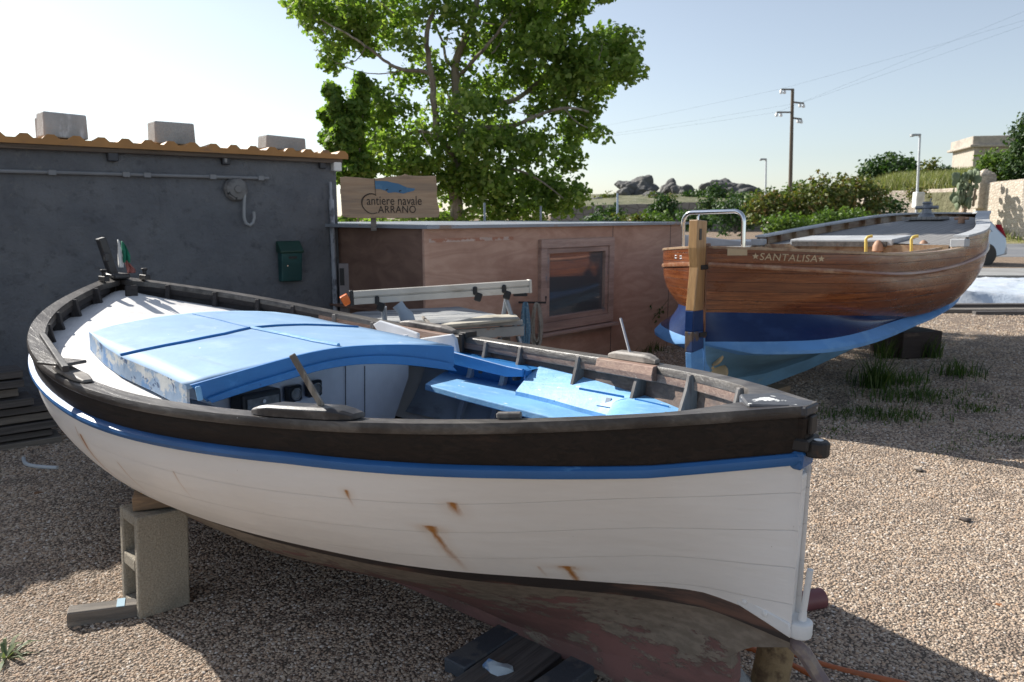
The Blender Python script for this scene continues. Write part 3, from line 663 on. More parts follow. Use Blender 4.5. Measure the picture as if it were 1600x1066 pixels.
# ---------- second boat ----------
th2=.723
SB=Boat((1.487,5.921,0),(math.cos(th2),math.sin(th2),0),(-math.sin(th2),math.cos(th2),0),-.023,1)
L2=5.919
sb_=spl([x*L2 for x in (0,.03,.08,.2,.35,.5,.65,.8,.92,1)],[.04,.34,.73,.967,1.005,1.02,.755,.5,.251,.035])
sz=spl([x*L2 for x in (0,.25,.5,.75,1)],[1.312,1.221,1.292,1.46,1.469])
US_=2.41
stp=lambda u:.10*min(1,max(0,(u-US_)/.05))
ztop=lambda u:sz(u)+stp(u)
rubw=spl([0,.4,.93,1.76,2.43,2.91,3.5,4.4,5.92],[1.17,1.13,1.08,1.055,1.10,1.165,1.24,1.33,1.37])
wN=lin([0,.48,1.22,1.8,2.2,2.8,3.5,4.5,5.92],[.80,.785,.73,.67,.68,.74,.85,.98,1.12])
bN=lambda u: max(sb_(u)-lin([0,.1,.2,.4,.6,1.2,2,3,4,5,5.92],[0,.10,.18,.19,.17,.12,.13,.18,.2,.17,0])(u),.035)
wW=lin([0,.3,.75,1.6,2.2,2.8,3.5,4.5,5.92],[.57,.595,.63,.655,.675,.73,.835,.965,1.10])
bW=lambda u: max(sb_(u)+lin([0,.08,.2,.4,.6,.9,1.45,2,2.8,4,5,5.92],[0,.03,.10,.10,.03,-.04,-.09,-.13,-.19,-.215,-.18,0])(u),.037)
wK=lin([0,.15,.35,.9,1.66,2.6,3.7,5,5.7,5.92],[.33,.30,.22,.19,.22,.34,.40,.56,.80,1.06])
U2=US(80,L2)
sboat=thing('wooden_boat','varnished wooden boat with navy and light blue bottom standing behind on blocks','boat',mw=SB.mw)
def vs_(A,B,k,n=6):
    out=[]
    for i in range(n+1):
        t=i/n; out.append((max(A[0]+(B[0]-A[0])*t+k*4*t*(1-t),.033),A[1]+(B[1]-A[1])*t))
    return out
blend=lambda u:min(1,u/.5)*min(1,(L2-u)/1.2)
sweep(U2,lambda u:vs_((sb_(u),ztop(u)-.02),(sb_(u)-.004,rubw(u)),.006*blend(u),3)+vs_((sb_(u)-.006,rubw(u)),(bN(u),wN(u)),.055*blend(u),7)[1:],close=False).build('wood_planking',MT['varnish'],sboat,True)
sweep(U2,lambda u:vs_((bN(u),wN(u)),(max(bW(u)-.05*min(1,u/.2),.034) if u<2.6 else bN(u)-.01,wW(u)),-.045*blend(u)*max(0,1-u/3),6),close=False).build('navy_band',MT['navy'],sboat,True)
def wing(u):
    f=max(0,min(1,(3.4-u)/2.0))*min(1,u/.15)
    b=bW(u); return [(max(bW(u)-.05*min(1,u/.2),.034) if u<2.6 else bN(u)-.01,wW(u)),(max(b+.02*f,.035),wW(u)-.05*f-.012),(max(b+.015*f,.035),wW(u)-.07*f-.02),(max(b-.10*f-.01,.034),wW(u)-.085*f-.028)]
sweep(U2,wing,close=False).build('light_blue_wing',MT['lblue'],sboat,True)
def und(u):
    A=wing(u)[-1]; B=(.032,wK(u)); k=lin([0,.3,1.2,2.5,4,6.02],[0,-.10,-.12,-.02,.10,0])(u)
    return vs_(A,B,k,8)
sweep(U2,und,close=False).build('underbody',MT['under'],sboat,True)
M().prism([(.36,-.035,.30),(.33,-.035,.05),(.9,-.035,.075),(1.66,-.035,.12),(2.6,-.035,.22),(3.7,-.035,.31),(5,-.035,.44),(5.75,-.035,.66),(6.0,-.035,1.0),(6.02,-.035,1.59),(5.91,-.035,1.59),(5.9,-.035,1.15),(5.6,-.035,.84),(4.9,-.035,.62),(3.7,-.035,.46),(2.6,-.035,.38),(1.6,-.035,.30),(.9,-.035,.26)],(0,.07,0)).build('keel',MT['under'],sboat,bev=.006)
M().prism([(.05,-.04,1.33),(-.01,-.04,1.33),(-.01,-.04,.60),(.05,-.04,.60)],(0,.08,0)).build('sternpost',MT['sternpost'],sboat,bev=.004)
M().prism([(.06,-.038,.60),(-.012,-.038,.60),(.03,-.038,.12),(.09,-.038,.12)],(0,.076,0)).build('sternpost_foot',MT['lblue'],sboat,bev=.004)
M().tube([(.30,0,.36),(.15,0,.37)],.035,12).build('propeller_shaft',MT['prop'],sboat,True)
pr=M()
pr.lathe((.13,0,.365),[(.03,-.05),(.042,-.02),(.042,.05),(.02,.06)],14,axis='x')
for k in range(4):
    a=R(38+90*k); rows=[]
    for i in range(9):
        rr=.035+.135*i/8; wd=.085*math.sin(math.pi*min(1,(i+1.6)/10.2))**.6*(1 if i<8 else .55); tw=R(38+34*i/8)
        row=[]
        for j in range(7):
            q=(j/6-.5)*2*wd; pitch=V((math.cos(tw)*q,math.sin(tw)*q,0)); row.append(V((.13+pitch.x,0,.365))+Matrix.Rotation(a,3,'X')@V((0,pitch.y,rr)))
        rows.append(row)
    pr.grid(rows)
pr.build('propeller',MT['prop'],sboat,True,solid=.016,off=0)
# rudder
rd=lambda pts,nm_,mat,h=.028:M().prism([(x,-h,z) for x,z in pts],(0,2*h,0)).build(nm_,mat,sboat,bev=.006,seg=2)
rd([(-.005,1.50),(-.125,1.51),(-.135,1.30),(-.115,1.15),(-.135,.98),(-.155,.82),(-.025,.82),(-.02,1.1)],'rudder_head',MT['rudder'],.040)
rd([(-.025,.822),(-.157,.822),(-.165,.66),(-.02,.66)],'rudder_navy',MT['navy'],.038)
rd([(-.02,.66),(-.165,.66),(-.16,.50),(-.015,.52)],'rudder_worn',nm('worn_rudder_paint',(.10,.07,.05),.7,[((.02,.05,.15),(8,8,4),.5,.56,5),((.12,.25,.42),(9,9,5),.58,.64,5)],[((20,20,20),.003,4)]),.036)
rd([(-.015,.52),(-.16,.50),(-.13,.12),(.02,.12)],'rudder_blade',MT['lblue'],.030)
M().box((-.092,-.039,1.40),(.03,.008,.085)).build('tiller_mortise',MT['black'],sboat)
for w in (1.15,.63): M().box((-.03,-.03,w),(.10,.04,.035)).build('rudder_hinge',MT['iron'],sboat,bev=.004)
M().tube([(-.07,0,1.505),(-.07,0,1.535),(-.055,0,1.545)],.008,8).build('rudder_pin',MT['chrome'],sboat,True)
# rub rail & cap
def rr2(u): b,z=sb_(u),rubw(u); return [(b-.01,z+.02),(b+.012,z+.016),(b+.02,z),(b+.012,z-.016),(b-.01,z-.02)]
sweep(U2,rr2).build('rub_rail',MT['rubrail'],sboat,True)
def cp(u):
    b,z=sb_(u),ztop(u); wd=.05 if u<US_ else .115; t=min(1,max(0,(u-.05)/.2))*min(1,max(0,(L2-.1-u)/.3)); vi=max(b-wd,.0)*t
    return [(b+.012,z),(b+.012,z-.02),(vi,z-.02),(vi,z)]
U2a=[u for u in U2 if u<US_]+[US_]; U2b=[US_+.001]+[u for u in U2 if u>US_+.05]
cpl=sweep(U2a,cp).build('low_cap_rail',MT['varnish_rail'],sboat,bev=.004)
sweep([US_+.051]+[u for u in U2 if u>US_+.06],cp).build('bow_cap_rail',MT['greypaint'],sboat,bev=.004)
for s in (1,-1):
    b=sb_(US_+.05); M().box((US_+.03,s*(b-.05),sz(US_)+.035),(.12,.12,.07)).build('bulwark_step',MT['greypaint'],sboat,bev=.006)
def inb(u): b=sb_(u); return [(max(b-.02,.005),ztop(u)-.02),(max(b-.03,.005),sz(u)-.02)]
sweep([u for u in U2 if US_<u<5.9],inb,close=False).build('bulwark_lining',MT['varnish_rail'],sboat,True)
for i in range(13):
    u=2.62+i*.25
    for s in (1,-1):
        b=sb_(u); M().box((u,s*(b-.045),sz(u)+.035),(.03,.05,.09)).build('frame',MT['varnish_rail'],sboat,bev=.003)
# forward deck, side decks, cockpit
def dk(u,v): b=max(sb_(u),.1); return sz(u)-.012+.05*(1-min(1,(v/b)**2))
rows=[]
for i in range(24):
    u=2.42+3.4*i/23; vi=max(sb_(u)-.025,.02); rows.append([(u,vi*(j/8-1),dk(u,vi*(j/8-1))) for j in range(17)])
m=M().grid(rows); m.build('foredeck',MT['teak'],sboat,True)
m=M()
for s in (1,-1):
    rows=[]
    for i in range(14):
        u=.35+2.06*i/13; vi=sb_(u)-.02; rows.append([(u,s*v,sz(u)-.03) for v in (vi,vi-.16)])
    m.grid(rows)
m.build('side_deck',MT['greypaint'],sboat)
rows=[[(u,v*(max(sb_(u)-.03,.02)),sz(u)-.028) for v in (-1,-.5,0,.5,1)] for u in (.05,.1,.18,.26,.36,.5)]
M().grid(rows).build('aft_deck',MT['greypaint'],sboat)
m=M()
for s in (1,-1):
    rows=[]
    for i in range(12):
        u=.5+1.9*i/11; vi=sb_(u)-.18; rows.append([(u,s*vi,sz(u)+.0),(u,s*(vi-.02),.98)])
    m.grid(rows)
m.build('cockpit_side',MT['varnish_rail'],sboat,solid=.015,off=0)
M().box((2.43,0,1.10),(.02,1.8,.32)).build('cockpit_bulkhead',MT['varnish_rail'],sboat)
M().grid([[(u,s*(sb_(u)-.2),.985) for s in (-1,0,1)] for u in (.6,.9,1.3,1.7,2.2,2.4)]).box((1.7,0,1.12),(.3,1.75,.03)).build('cockpit_sole',MT['varnish_rail'],sboat)
def dkp(px,py,off=0): return SB.ps(px,py,lambda u,v:dk(u,v)+off,2,14)
c=dkp(1372,377)
hp=[SB.pw(x,y,1.36) for x,y in ((1290,374),(1425,377),(1475,364),(1400,358))]
o=M().prism([(2.40,.60,1.25),(2.40,-.42,1.25),(2.85,-.42,1.28),(2.85,.60,1.28)],(0,0,.06)).build('hatch',MT['greypaint'],sboat,bev=.006)
M().box((2.392,.10,1.265),(.02,.95,.05)).build('hatch_coaming',MT['darkplank'],sboat)
for px in (1353,1424):
    vv=-.35 if px<1400 else -.70; b0=SB.pv(px,392,vv); zz=b0.z; t0=SB.pv(px,374,vv)
    M().tube([V((b0.x,b0.y,zz-.1)),b0,t0,t0+V((.005,-.01,.018)),t0+V((.02,-.03,.026)),t0+V((.03,-.045,.027))],.013,10).build('breather_tube',MT['yellow'],sboat,True)
    c=SB.pv(px+19,384,vv+.05); M().lathe(c-V((0,0,.05)),[(.05,0),(.047,.05),(.03,.085),(.012,.10)],12).build('horn_cleat',MT['terr'],sboat,True)
    M().tube([V((c.x,c.y,c.z-.1)),V((c.x,c.y,c.z-.04))],.03,10).build('cleat_foot',MT['terr'],sboat,True)
# windlass
c=dkp(1447,344); c.z=dk(c.x,c.y)
M().box((c.x-.02,c.y,c.z+.018),(.24,.42,.035)).build('windlass_plinth',MT['teak'],sboat,bev=.006)
m=M().lathe((c.x,c.y,c.z+.035),[(.085,0),(.08,.02),(.055,.04),(.045,.09),(.055,.10),(.04,.14),(.05,.15),(.04,.17)],16)
m.tube([(c.x,c.y-.12,c.z+.14),(c.x,c.y+.12,c.z+.14)],[.02,.02],10).box((c.x+.04,c.y,c.z+.17),(.06,.07,.05))
m.tube([(c.x,c.y-.02,c.z+.14),(c.x+.01,c.y-.04,c.z+.24)],.008,6)
m.build('windlass',MT['bronze'],sboat,True)
c=dkp(1502,349); c.z=dk(c.x,c.y)
M().tube([(c.x,c.y,c.z),(c.x,c.y,c.z+.07)],[.035,.03],10).tube([(c.x,c.y-.07,c.z+.05),(c.x,c.y+.07,c.z+.05)],.014,8).build('mooring_bitt',MT['terr'],sboat,True)
# stern hoop rail
hl=V((.16,.36,1.30)); hr=V((.16,-.30,1.30))
hl=SB.pl(1067,384,V((.2,0,0)),V((1,0,0)));hl=V((.2,hl.y,1.27)); hr=SB.pl(1161,384,V((.2,0,0)),V((1,0,0))); hr=V((.2,hr.y,1.27))
H_=.30; pts=[hl]
rr=.08
for k in range(7): a=math.pi/2*k/6; pts.append(V((.2,hl.y-rr+rr*math.cos(a),1.27+H_-rr+rr*math.sin(a))))
for k in range(7): a=math.pi/2*k/6; pts.append(V((.2,hr.y+rr-rr*math.sin(a),1.27+H_-rr+rr*math.cos(a))))
pts.append(hr)
M().tube(pts,.017,12).build('hoop_rail',MT['chrome'],sboat,True)
# plate on the hull under the hoop, name lettering following the hull
arc=[(0,0.)]
for i in range(1,400):
    u=i*.008; arc.append((u,arc[-1][1]+math.hypot(.008,sb_(u)-sb_(u-.008))))
s2u=lin([a[1] for a in arc],[a[0] for a in arc])
def hullpt(s,w,off):
    u=s2u(s); b=sb_(u); e=.01; db=(sb_(u+e)-sb_(max(u-e,0)))/(u+e-max(u-e,0)); n=V((-db,1,0)).normalized()
    return V((u-n.x*-off if False else u+n.x*off,-(b+n.y*off+.0),w))
def s_at(px,py):
    best=None
    for i in range(300):
        s=i*.006; q=SB.mw@hullpt(s,sz(s2u(s))-.07,0); d=q-CAM; f=d.y*CT-d.z*ST; x=800+F*d.x/f
        if best is None or abs(x-px)<best[0]: best=(abs(x-px),s)
    return best[1]
m=M(); sA,sB_=s_at(1137,393),s_at(1168,393)
m.grid([[hullpt(sA+(sB_-sA)*i/5,sz(s2u(sA))-h_,.006) for h_ in (.012,.068)] for i in range(6)]); m.build('rail_plate',MT['cream'],sboat,solid=.006)
def text_mesh(txt,size,sp=1.,font_shear=0.):
    c=bpy.data.curves.new('t','FONT'); c.body=txt; c.size=size; c.space_character=sp; c.shear=font_shear; c.resolution_u=3
    o=bpy.data.objects.new('t',c); COL.objects.link(o); bpy.context.view_layer.update()
    me=bpy.data.meshes.new_from_object(o.evaluated_get(bpy.context.evaluated_depsgraph_get()))
    vs=[v.co.copy() for v in me.vertices]; fs=[tuple(p.vertices) for p in me.polygons]
    bpy.data.objects.remove(o); bpy.data.curves.remove(c); bpy.data.meshes.remove(me)
    x0=min(v.x for v in vs);x1=max(v.x for v in vs);y0=min(v.y for v in vs);y1=max(v.y for v in vs)
    return [V((v.x-x0,v.y-y0,0)) for v in vs],fs,x1-x0,y1-y0
s0,s1=s_at(1187,398),s_at(1276,402)
vs,fs,w_,h_=text_mesh('SANTALISA',1,1.05,.15)
m=M(); m.open=True
m.add([hullpt(s0+(s1-s0)*v.x/w_,sz(s2u(s0+(s1-s0)*v.x/w_))-.092+.052*v.y/h_,.0045) for v in vs],fs); m.build('boat_name',MT['cream'],sboat,solid=0)
for px in (1180,1283):
    sc_=s_at(px,400); pts=[]
    for k in range(10): a=math.pi/2+k*math.pi/5; r_=.026 if k%2==0 else .011; pts.append(hullpt(sc_+r_*math.cos(a),sz(s2u(sc_))-.066+r_*math.sin(a),.0045))
    m=M(); m.open=True; cc=hullpt(sc_,sz(s2u(sc_))-.066,.0045); m.add([cc]+pts,[(0,k+1,(k+1)%10+1) for k in range(10)]); m.build('name_star',MT['cream'],sboat)
for i in range(4):
    M().lathe((.17+.06*(i%2),sb_(.17+.06*(i%2))-.006,1.2+.02*(i//2)),[(.008,-.01),(.008,.012)],8,axis='y').build('hull_screw',MT['steel'],sboat)
# supports
def bx(name,label,cat,c,sz_,rz,mat,group=None,bev=.008):
    o=M().box((0,0,sz_[2]/2),sz_).build(name,mat,None,bev=bev); o.location=c; o.rotation_euler=(0,0,rz); return tag(o,label,cat,group)
kp=SB.mw@V((.95,0,0))
bx('wood_block','brown wooden block under the aft end of the varnished boat keel','block',(kp.x,kp.y,0),(.30,.34,.08),th2,MT['wedge'])
kp=SB.mw@V((3.9,0,0)); bx('wood_block','near-black stacked timber support under the forward keel of the varnished boat','block',(kp.x,kp.y,0),(.5,.52,.29),th2-.5,nm('tarred_timber',(.035,.022,.018),.8,[((.09,.06,.045),(4,4,20),.55,.7,5)],[((6,6,30),.006,4)]))
kp=SB.mw@V((3.2,-.6,0)); 
# side props
q=SB.mw@V((3.9,0,0))
# white boards and small upturned hull stacked behind
p=aty(1160,372,9.2)
o=M().prism([(-.9,0,0),(.95,0,.05),(.95,0,.10),(.1,0,.09),(-.8,0,.19)],(0,.5,0)).build('white_board',MT['deckwhite'],None,bev=.01); o.location=(2.85,10.0,1.12); o.rotation_euler=(0,0,R(3)); tag(o,'cream board lying on a rack behind the hoop rail of the varnished boat','board')
o=M().box((0,0,-.03),(2.4,.55,.05)).box((-.9,0,-.58),(.08,.5,1.05)).box((.9,0,-.58),(.08,.5,1.05)).build('board_rack',MT['plank'],None,bev=.01); o.location=(2.9,10.25,1.115); tag(o,'grey timber rack carrying the cream board behind the varnished boat','rack')
# ---------- grey house ----------
HA=V((-3.73,5.6,0)); HD=V((.773,.635,0)).normalized(); HN=V((.635,-.773,0)).normalized()
HR=math.atan2(HD.y,HD.x)
def hw(px,py,off=0.): return atplane(px,py,HA+HN*off,HN)
ztl=hw(0,215).z; ztr=hw(528,245).z
corner=hw(527,300); corner.z=0
house=thing('grey_house','low grey rendered building with orange corrugated roof edge at the left','building',(corner.x,corner.y,0),HR)
# local: x along wall (negative to left), y into the building, z up
hm=house.matrix_basis.copy(); him=Matrix.Rotation(-HR,4,'Z')@Matrix.Translation(-corner)
def hl_(p): return him@V(p)
t=NT('grey_render'); c=t.mix(t.ramp(t.noise(2.2,6,.65),.3,.7),(.145,.152,.168),(.20,.207,.22)); c=t.mix(t.ramp(t.noise(9,6,.7,3),.52,.75),c,(.11,.113,.12)); c=t.mix(t.ramp(t.noise((.8,.8,3),5,.6,8),.6,.8,0,.5),c,(.24,.22,.2))
c=t.mix(t.ramp(t.noise((7,7,.5),5,.7,15),.58,.80,0,.35),c,(.09,.09,.095)); c=t.mix(t.ramp(t.noise((4,4,4),8,.8,22),.60,.66,0,.5),c,(.24,.235,.225)); t.bump(t.noise(30,6,.75,5),.02); t.bump(t.noise(5,4,.6,7),.03); t.done(c,.95,spec=.15); MT['render']=t.m
zr=(ztl+ztr)/2+.04
m=M()
m.box((-4,2.0,zr/2-.03),(8,4,zr-.06)).build('wall',MT['render'],house,bev=.012)
zf=hl_(hw(0,225)).z
M().box((-4.0,-.045,zr-.075),(8.06,.05,.07)).build('fascia_board',wood('dark_fascia_timber',(.10,.075,.055),(.17,.13,.10),(.07,.055,.045),(2,40,40),.8,None,41),house,bev=.004)
# corrugated roof: profile along x, sloping very gently up to the back
xs=[hl_(hw(px,212+px*.058)).x for px in (34,527)]; spc=(xs[1]-xs[0])/15
prof=[]
x=xs[0]-spc*16
while x<xs[1]+.12:
    for dx,dz in ((-.055,0),(-.024,.030),(.024,.030),(.055,0)): prof.append((x+dx,dz))
    x+=spc
rows=[]
for y,zz in ((-.105,0),(4.1,-.15)): rows.append([(px_,y,zr-.033+dz+zz) for px_,dz in prof])
roof=M().grid(rows).build('roof_sheet',nm('orange_roof_sheet',(.50,.235,.055),.6,[((.34,.17,.06),(6,6,6),.5,.7,5),((.25,.2,.15),(14,14,14),.64,.76,5)]),house,solid=.006)
et=[(p_[0],-.108,zr-.031+p_[1]) for p_ in prof]; M().grid([[ (x_,y_,z_),(x_,y_,zr-.074)] for x_,y_,z_ in et]).build('eaves_trim',nm('orange_eaves_trim',(.40,.20,.065),.7,[((.24,.14,.08),(3,9,9),.55,.7,5)]),house,bev=.002)
# vents and fittings: parts of the house
def hbox(px0,py0,px1,py1,d,name,mat,bev=.006):
    a,b_=hl_(hw(px0,py0)),hl_(hw(px1,py1)); return M().box(((a.x+b_.x)/2,-d/2-.001,(a.z+b_.z)/2),(abs(b_.x-a.x),d,abs(a.z-b_.z))).build(name,mat,house,bev=bev)
dk_=nm('dark_vent_plastic',(.035,.037,.045),.5)
hbox(165,234,183,253,.06,'wall_vent',dk_); v_=hbox(344,241,357,258,.05,'wall_vent',dk_); hbox(347,243,352,255,.055,'vent_flap',nm('pale_flap',(.3,.3,.3),.5)); hbox(497,252,507,264,.04,'wall_vent',dk_)
hbox(516,253,529,268,.07,'junction_box',MT['whiteplastic'])
a,b_=hl_(hw(-60,266)),hl_(hw(418,279)); 
m=M().tube([(a.x,-.03,a.z),(b_.x,-.03,b_.z)],.014,8)
for px in (80,195,228,330,405): q=hl_(hw(px,268+px*.0265)); m.box((q.x,-.03,q.z),(.05,.045,.036))
m.build('conduit_pipe',nm('dusty_grey_conduit',(.22,.225,.235),.6),house,True)
a,b_=hl_(hw(515,312)),hl_(hw(523,520)); M().tube([(a.x,-.035,a.z),(b_.x+.0,-.035,b_.z),(b_.x,-.035,.1)],.024,10).tube([(a.x,-.03,a.z-.02),(a.x,-.03,a.z+.16)],.014,8).build('drain_pipe',nm('whitewashed_pipe',(.36,.38,.42),.7,[((.14,.15,.17),(18,18,9),.48,.6,5)]),house,True)
a=hl_(hw(367,296))
m=M().lathe((a.x,0,a.z),[(.10,-.0),(.105,-.03),(.09,-.06),(.035,-.075),(.03,-.09)],10,axis='y'); m.build('round_bell',nm('dusty_grey_bell',(.19,.185,.18),.7,[((.10,.1,.1),(9,9,9),.5,.7,4)]),house)
pp=[hl_(hw(x,y)) for x,y in ((379,303),(378,322),(378,340),(381,349),(387,352),(392,348),(394,340),(393,331))]
M().tube([(q.x,-.05,q.z) for q in pp],.014,8).build('pipe_hook',nm('pale_pipe',(.30,.31,.32),.5),house,True)
M().box((pp[0].x-.10,-.04,pp[0].z-.01),(.10,.05,.05),(0,.6,0)).build('bell_bracket',MT['black'],house,bev=.01)
# mailbox hung on the wall
a,b_=hw(430,377),hw(469,438); cx=(a+b_)/2; w_=(b_-a).dot(HD); h_=abs(a.z-b_.z)
mb=thing('mailbox','dark green metal mailbox hanging on the grey wall','mailbox',tuple(V((cx.x,cx.y,b_.z))+HN*.004),HR)
gm=nm('green_enamel',(.012,.065,.066),.4,[((.02,.09,.09),(4,4,9),.5,.7,4)]); gd=nm('dark_green_enamel',(.012,.05,.035),.4)
M().prism([(-w_/2+.012,0,0),(-w_/2+.012,-.07,.0),(-w_/2+.012,-.10,h_*.72),(-w_/2+.012,0,h_*.75)],(w_-.024,0,0)).build('body',gm,mb,bev=.01,seg=3)
lid=M().prism([(-w_/2,0,h_*.72),(-w_/2,-.108,h_*.70),(-w_/2,-.112,h_*.76),(-w_/2,-.03,h_),(-w_/2,0,h_)],(w_,0,0)).build('lid',gd,mb,bev=.008,seg=2)
M().box((.005,-.098,h_*.60),(w_*.34,.006,.02),(.35*0,0,0)).build('slot',MT['black'],mb)
M().lathe((-w_*.22,-.092,h_*.40),[(.006,0),(.006,-.01)],8,axis='y').build('lock',MT['chrome'],mb)
# concrete blocks on the roof
for (px0,px1,ty,by,lab,tilt,s) in ((55,136,176,212,'pale concrete block with white streaks, leftmost on the grey building roof',.02,1),(231,303,190,222,'plain grey concrete block in the middle of the grey building roof',0,0),(405,474,212,236,'low rough concrete block, rightmost on the grey building roof',.03,0)):
    a,b_=hw(px0,ty,-.25),hw(px1,by,-.25); q=(a+b_)/2; w_=(b_-a).dot(HD)-.03; top=hw((px0+px1)/2,(ty+ty+5)/2,-.25).z
    zb=zr-.0; h_=max(.12,top-zb)
    m=M().box((0,0,h_/2),(w_,.2,h_),None,.97)
    if s: m.box((.0,.13,h_/2-.02),(w_*.97,.05,h_*.9))
    o=m.build('roof_block',nm('streaked_block',(.40,.41,.41),.9,[((.62,.63,.64),(9,9,3),.52,.68,5)],[((60,60,60),.005,4)]) if s else MT['block2'],None,bev=.012,seg=2)
    o.location=(q.x,q.y,zb); o.rotation_euler=(0,tilt,HR+(.1 if s else .04)); tag(o,lab,'block','blocks weighing down the roof')
# ---------- plywood shack ----------
SP=V((1.42,8.5,0)); SD=V((.689,.725,0)).normalized(); SN=V((.725,-.689,0)).normalized(); SR=math.atan2(SD.y,SD.x)
def sw(px,py,off=0.): return atplane(px,py,SP+SN*off,SN)
s0_=sw(665,400); s0_.z=0
shack=thing('plywood_shack','low reddish plywood shack with a framed window behind the boats','shack',(s0_.x,s0_.y,0),SR)
sim=Matrix.Rotation(-SR,4,'Z')@Matrix.Translation(-s0_)
def sl_(p): return sim@V(p)
e_=sl_(sw(1066,400)); LX=e_.x; hz=sl_(sw(760,356)).z
t=NT('red_stained_plywood')
g=t.noise((1.6,1.6,7),7,.65,1,2.0); c=t.mix(t.ramp(g,.3,.7),(.44,.26,.19),(.56,.36,.27)); c=t.mix(t.ramp(t.noise((1.1,1.1,1.6),6,.65,4),.42,.7,0,.75),c,(.31,.165,.115)); c=t.mix(t.ramp(t.noise((9,9,30),5,.7,7),.66,.74,0,.6),c,(.6,.47,.38))
t.bump(g,.002); t.done(c,.8); MT['ply']=t.m
t=NT('shaded_brown_plywood'); g=t.noise((2,2,5),6,.65,9,1.5); c=t.mix(t.ramp(g,.3,.7),(.16,.09,.065),(.24,.145,.105)); t.done(c,.85); MT['ply2']=t.m  # darker copy of the plywood; the side wall's shade is in its colour
# panels with window opening
wpx=[(837,378),(953,374),(952,499),(848,514)]
W=[sl_(sw(*q)) for q in wpx]; wx0=(W[0].x+W[3].x)/2; wx1=(W[1].x+W[2].x)/2; wz1=(W[0].z+W[1].z)/2; wz0=(W[2].z+W[3].z)/2
zt_=hz
def pnl(x0,x1,z0,z1): return ((x0+x1)/2,.02,(z0+z1)/2),(x1-x0,.04,z1-z0)
m=M()
for a in (pnl(0,wx0,0,zt_),pnl(wx0,wx1,0,wz0),pnl(wx0,wx1,wz1,zt_),pnl(wx1,LX,0,zt_)): m.box(*a)
m.build('front_wall',MT['ply'],shack)
jx=sl_(sw(955,400)).x
for x_ in (jx+.02,LX*.93): M().box((x_,-.001,zt_/2),(.006,.004,zt_)).build('panel_joint',MT['darkplank'],shack)
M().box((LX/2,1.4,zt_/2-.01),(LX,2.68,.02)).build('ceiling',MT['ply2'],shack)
M().box((LX-.02,1.4,zt_/2),(.04,2.68,zt_)).box((LX/2,2.76,zt_/2),(LX,.04,zt_)).build('rear_wall',MT['ply'],shack)
pl0=V((0,0,0)); cl=sim@V((corner.x,corner.y,0))
dv=(V((cl.x,cl.y,0))-V((0,0,0)));
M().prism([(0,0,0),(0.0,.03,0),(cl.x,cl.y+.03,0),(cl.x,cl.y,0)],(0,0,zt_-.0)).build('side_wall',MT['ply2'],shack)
M().beam((0,-.008,0),(0,-.008,zt_),.05,.02,(0,1,0)).build('corner_batten',MT['ply'],shack,bev=.002)
m=M().prism([(-.03,-.06,zt_),(LX+.03,-.06,zt_),(LX+.03,2.85,zt_),(0,2.85,zt_)],(0,0,.028))
m.prism([(0.02,-.04,zt_+.0005),(cl.x+.03,cl.y-.03,zt_+.0005),(cl.x+.4,cl.y+.5,zt_+.0005),(.4,.6,zt_+.0005)],(0,0,.027))
m.build('roof_sheet',nm('pale_roof_edge',(.27,.30,.34),.5,[((.28,.2,.16),(5,9,9),.58,.66,4)]),shack)
a,b_=sl_(sw(668,374)),sl_(sw(802,371)); t=NT('white_smear'); fac=t.ramp(t.noise((6,6,22),6,.7),.44,.56)
M().box(((a.x+b_.x)/2,-.002,(a.z+b_.z)/2-.01),((b_.x-a.x),.003,.03)).build('mastic_smear',nm('dried_white_mastic',(.55,.42,.36),.8,[((.42,.2,.13),(9,9,14),.45,.55,5)]),shack)
# window
fr=wood('pinkish_window_timber',(.36,.24,.20),(.48,.34,.28),(.27,.18,.15),(4,40,40),.7,((.2,.2,.22),(4,4,4),.6,.75),44,.001)
win=M(); f0=.075
def frame(x0,x1,z0,z1,w,y,d):
    m=M(); m.box(((x0+x1)/2,y,z1-w/2),(x1-x0,d,w)).box(((x0+x1)/2,y,z0+w/2),(x1-x0,d,w)).box((x0+w/2,y,(z0+z1)/2),(w,d,z1-z0-2*w)).box((x1-w/2,y,(z0+z1)/2),(w,d,z1-z0-2*w)); return m
wf=frame(wx0-.02,wx1+.02,wz0-.02,wz1+.02,.085,-.02,.05).build('window',fr,shack,bev=.004)
frame(wx0+.067,wx1-.067,wz0+.067,wz1-.067,.05,.0,.06).build('sash',fr,wf,bev=.003)
gl=NT('window_glass'); gl.done((.35,.36,.37),.04,0.,1.,Transmission_Weight=.0); gl.b.inputs['Base Color'].default_value=(.10,.11,.12,1); gl.b.inputs['IOR'].default_value=1.9
M().box(((wx0+wx1)/2,.012,(wz0+wz1)/2),(wx1-wx0-.22,.006,wz1-wz0-.22)).build('pane',gl.m,wf)
bz=wz0+.07; M().box(((wx0+wx1)/2,-.05,wz0-.045),(wx1-wx0+.1,.1,.03)).build('sill',fr,wf,bev=.003)
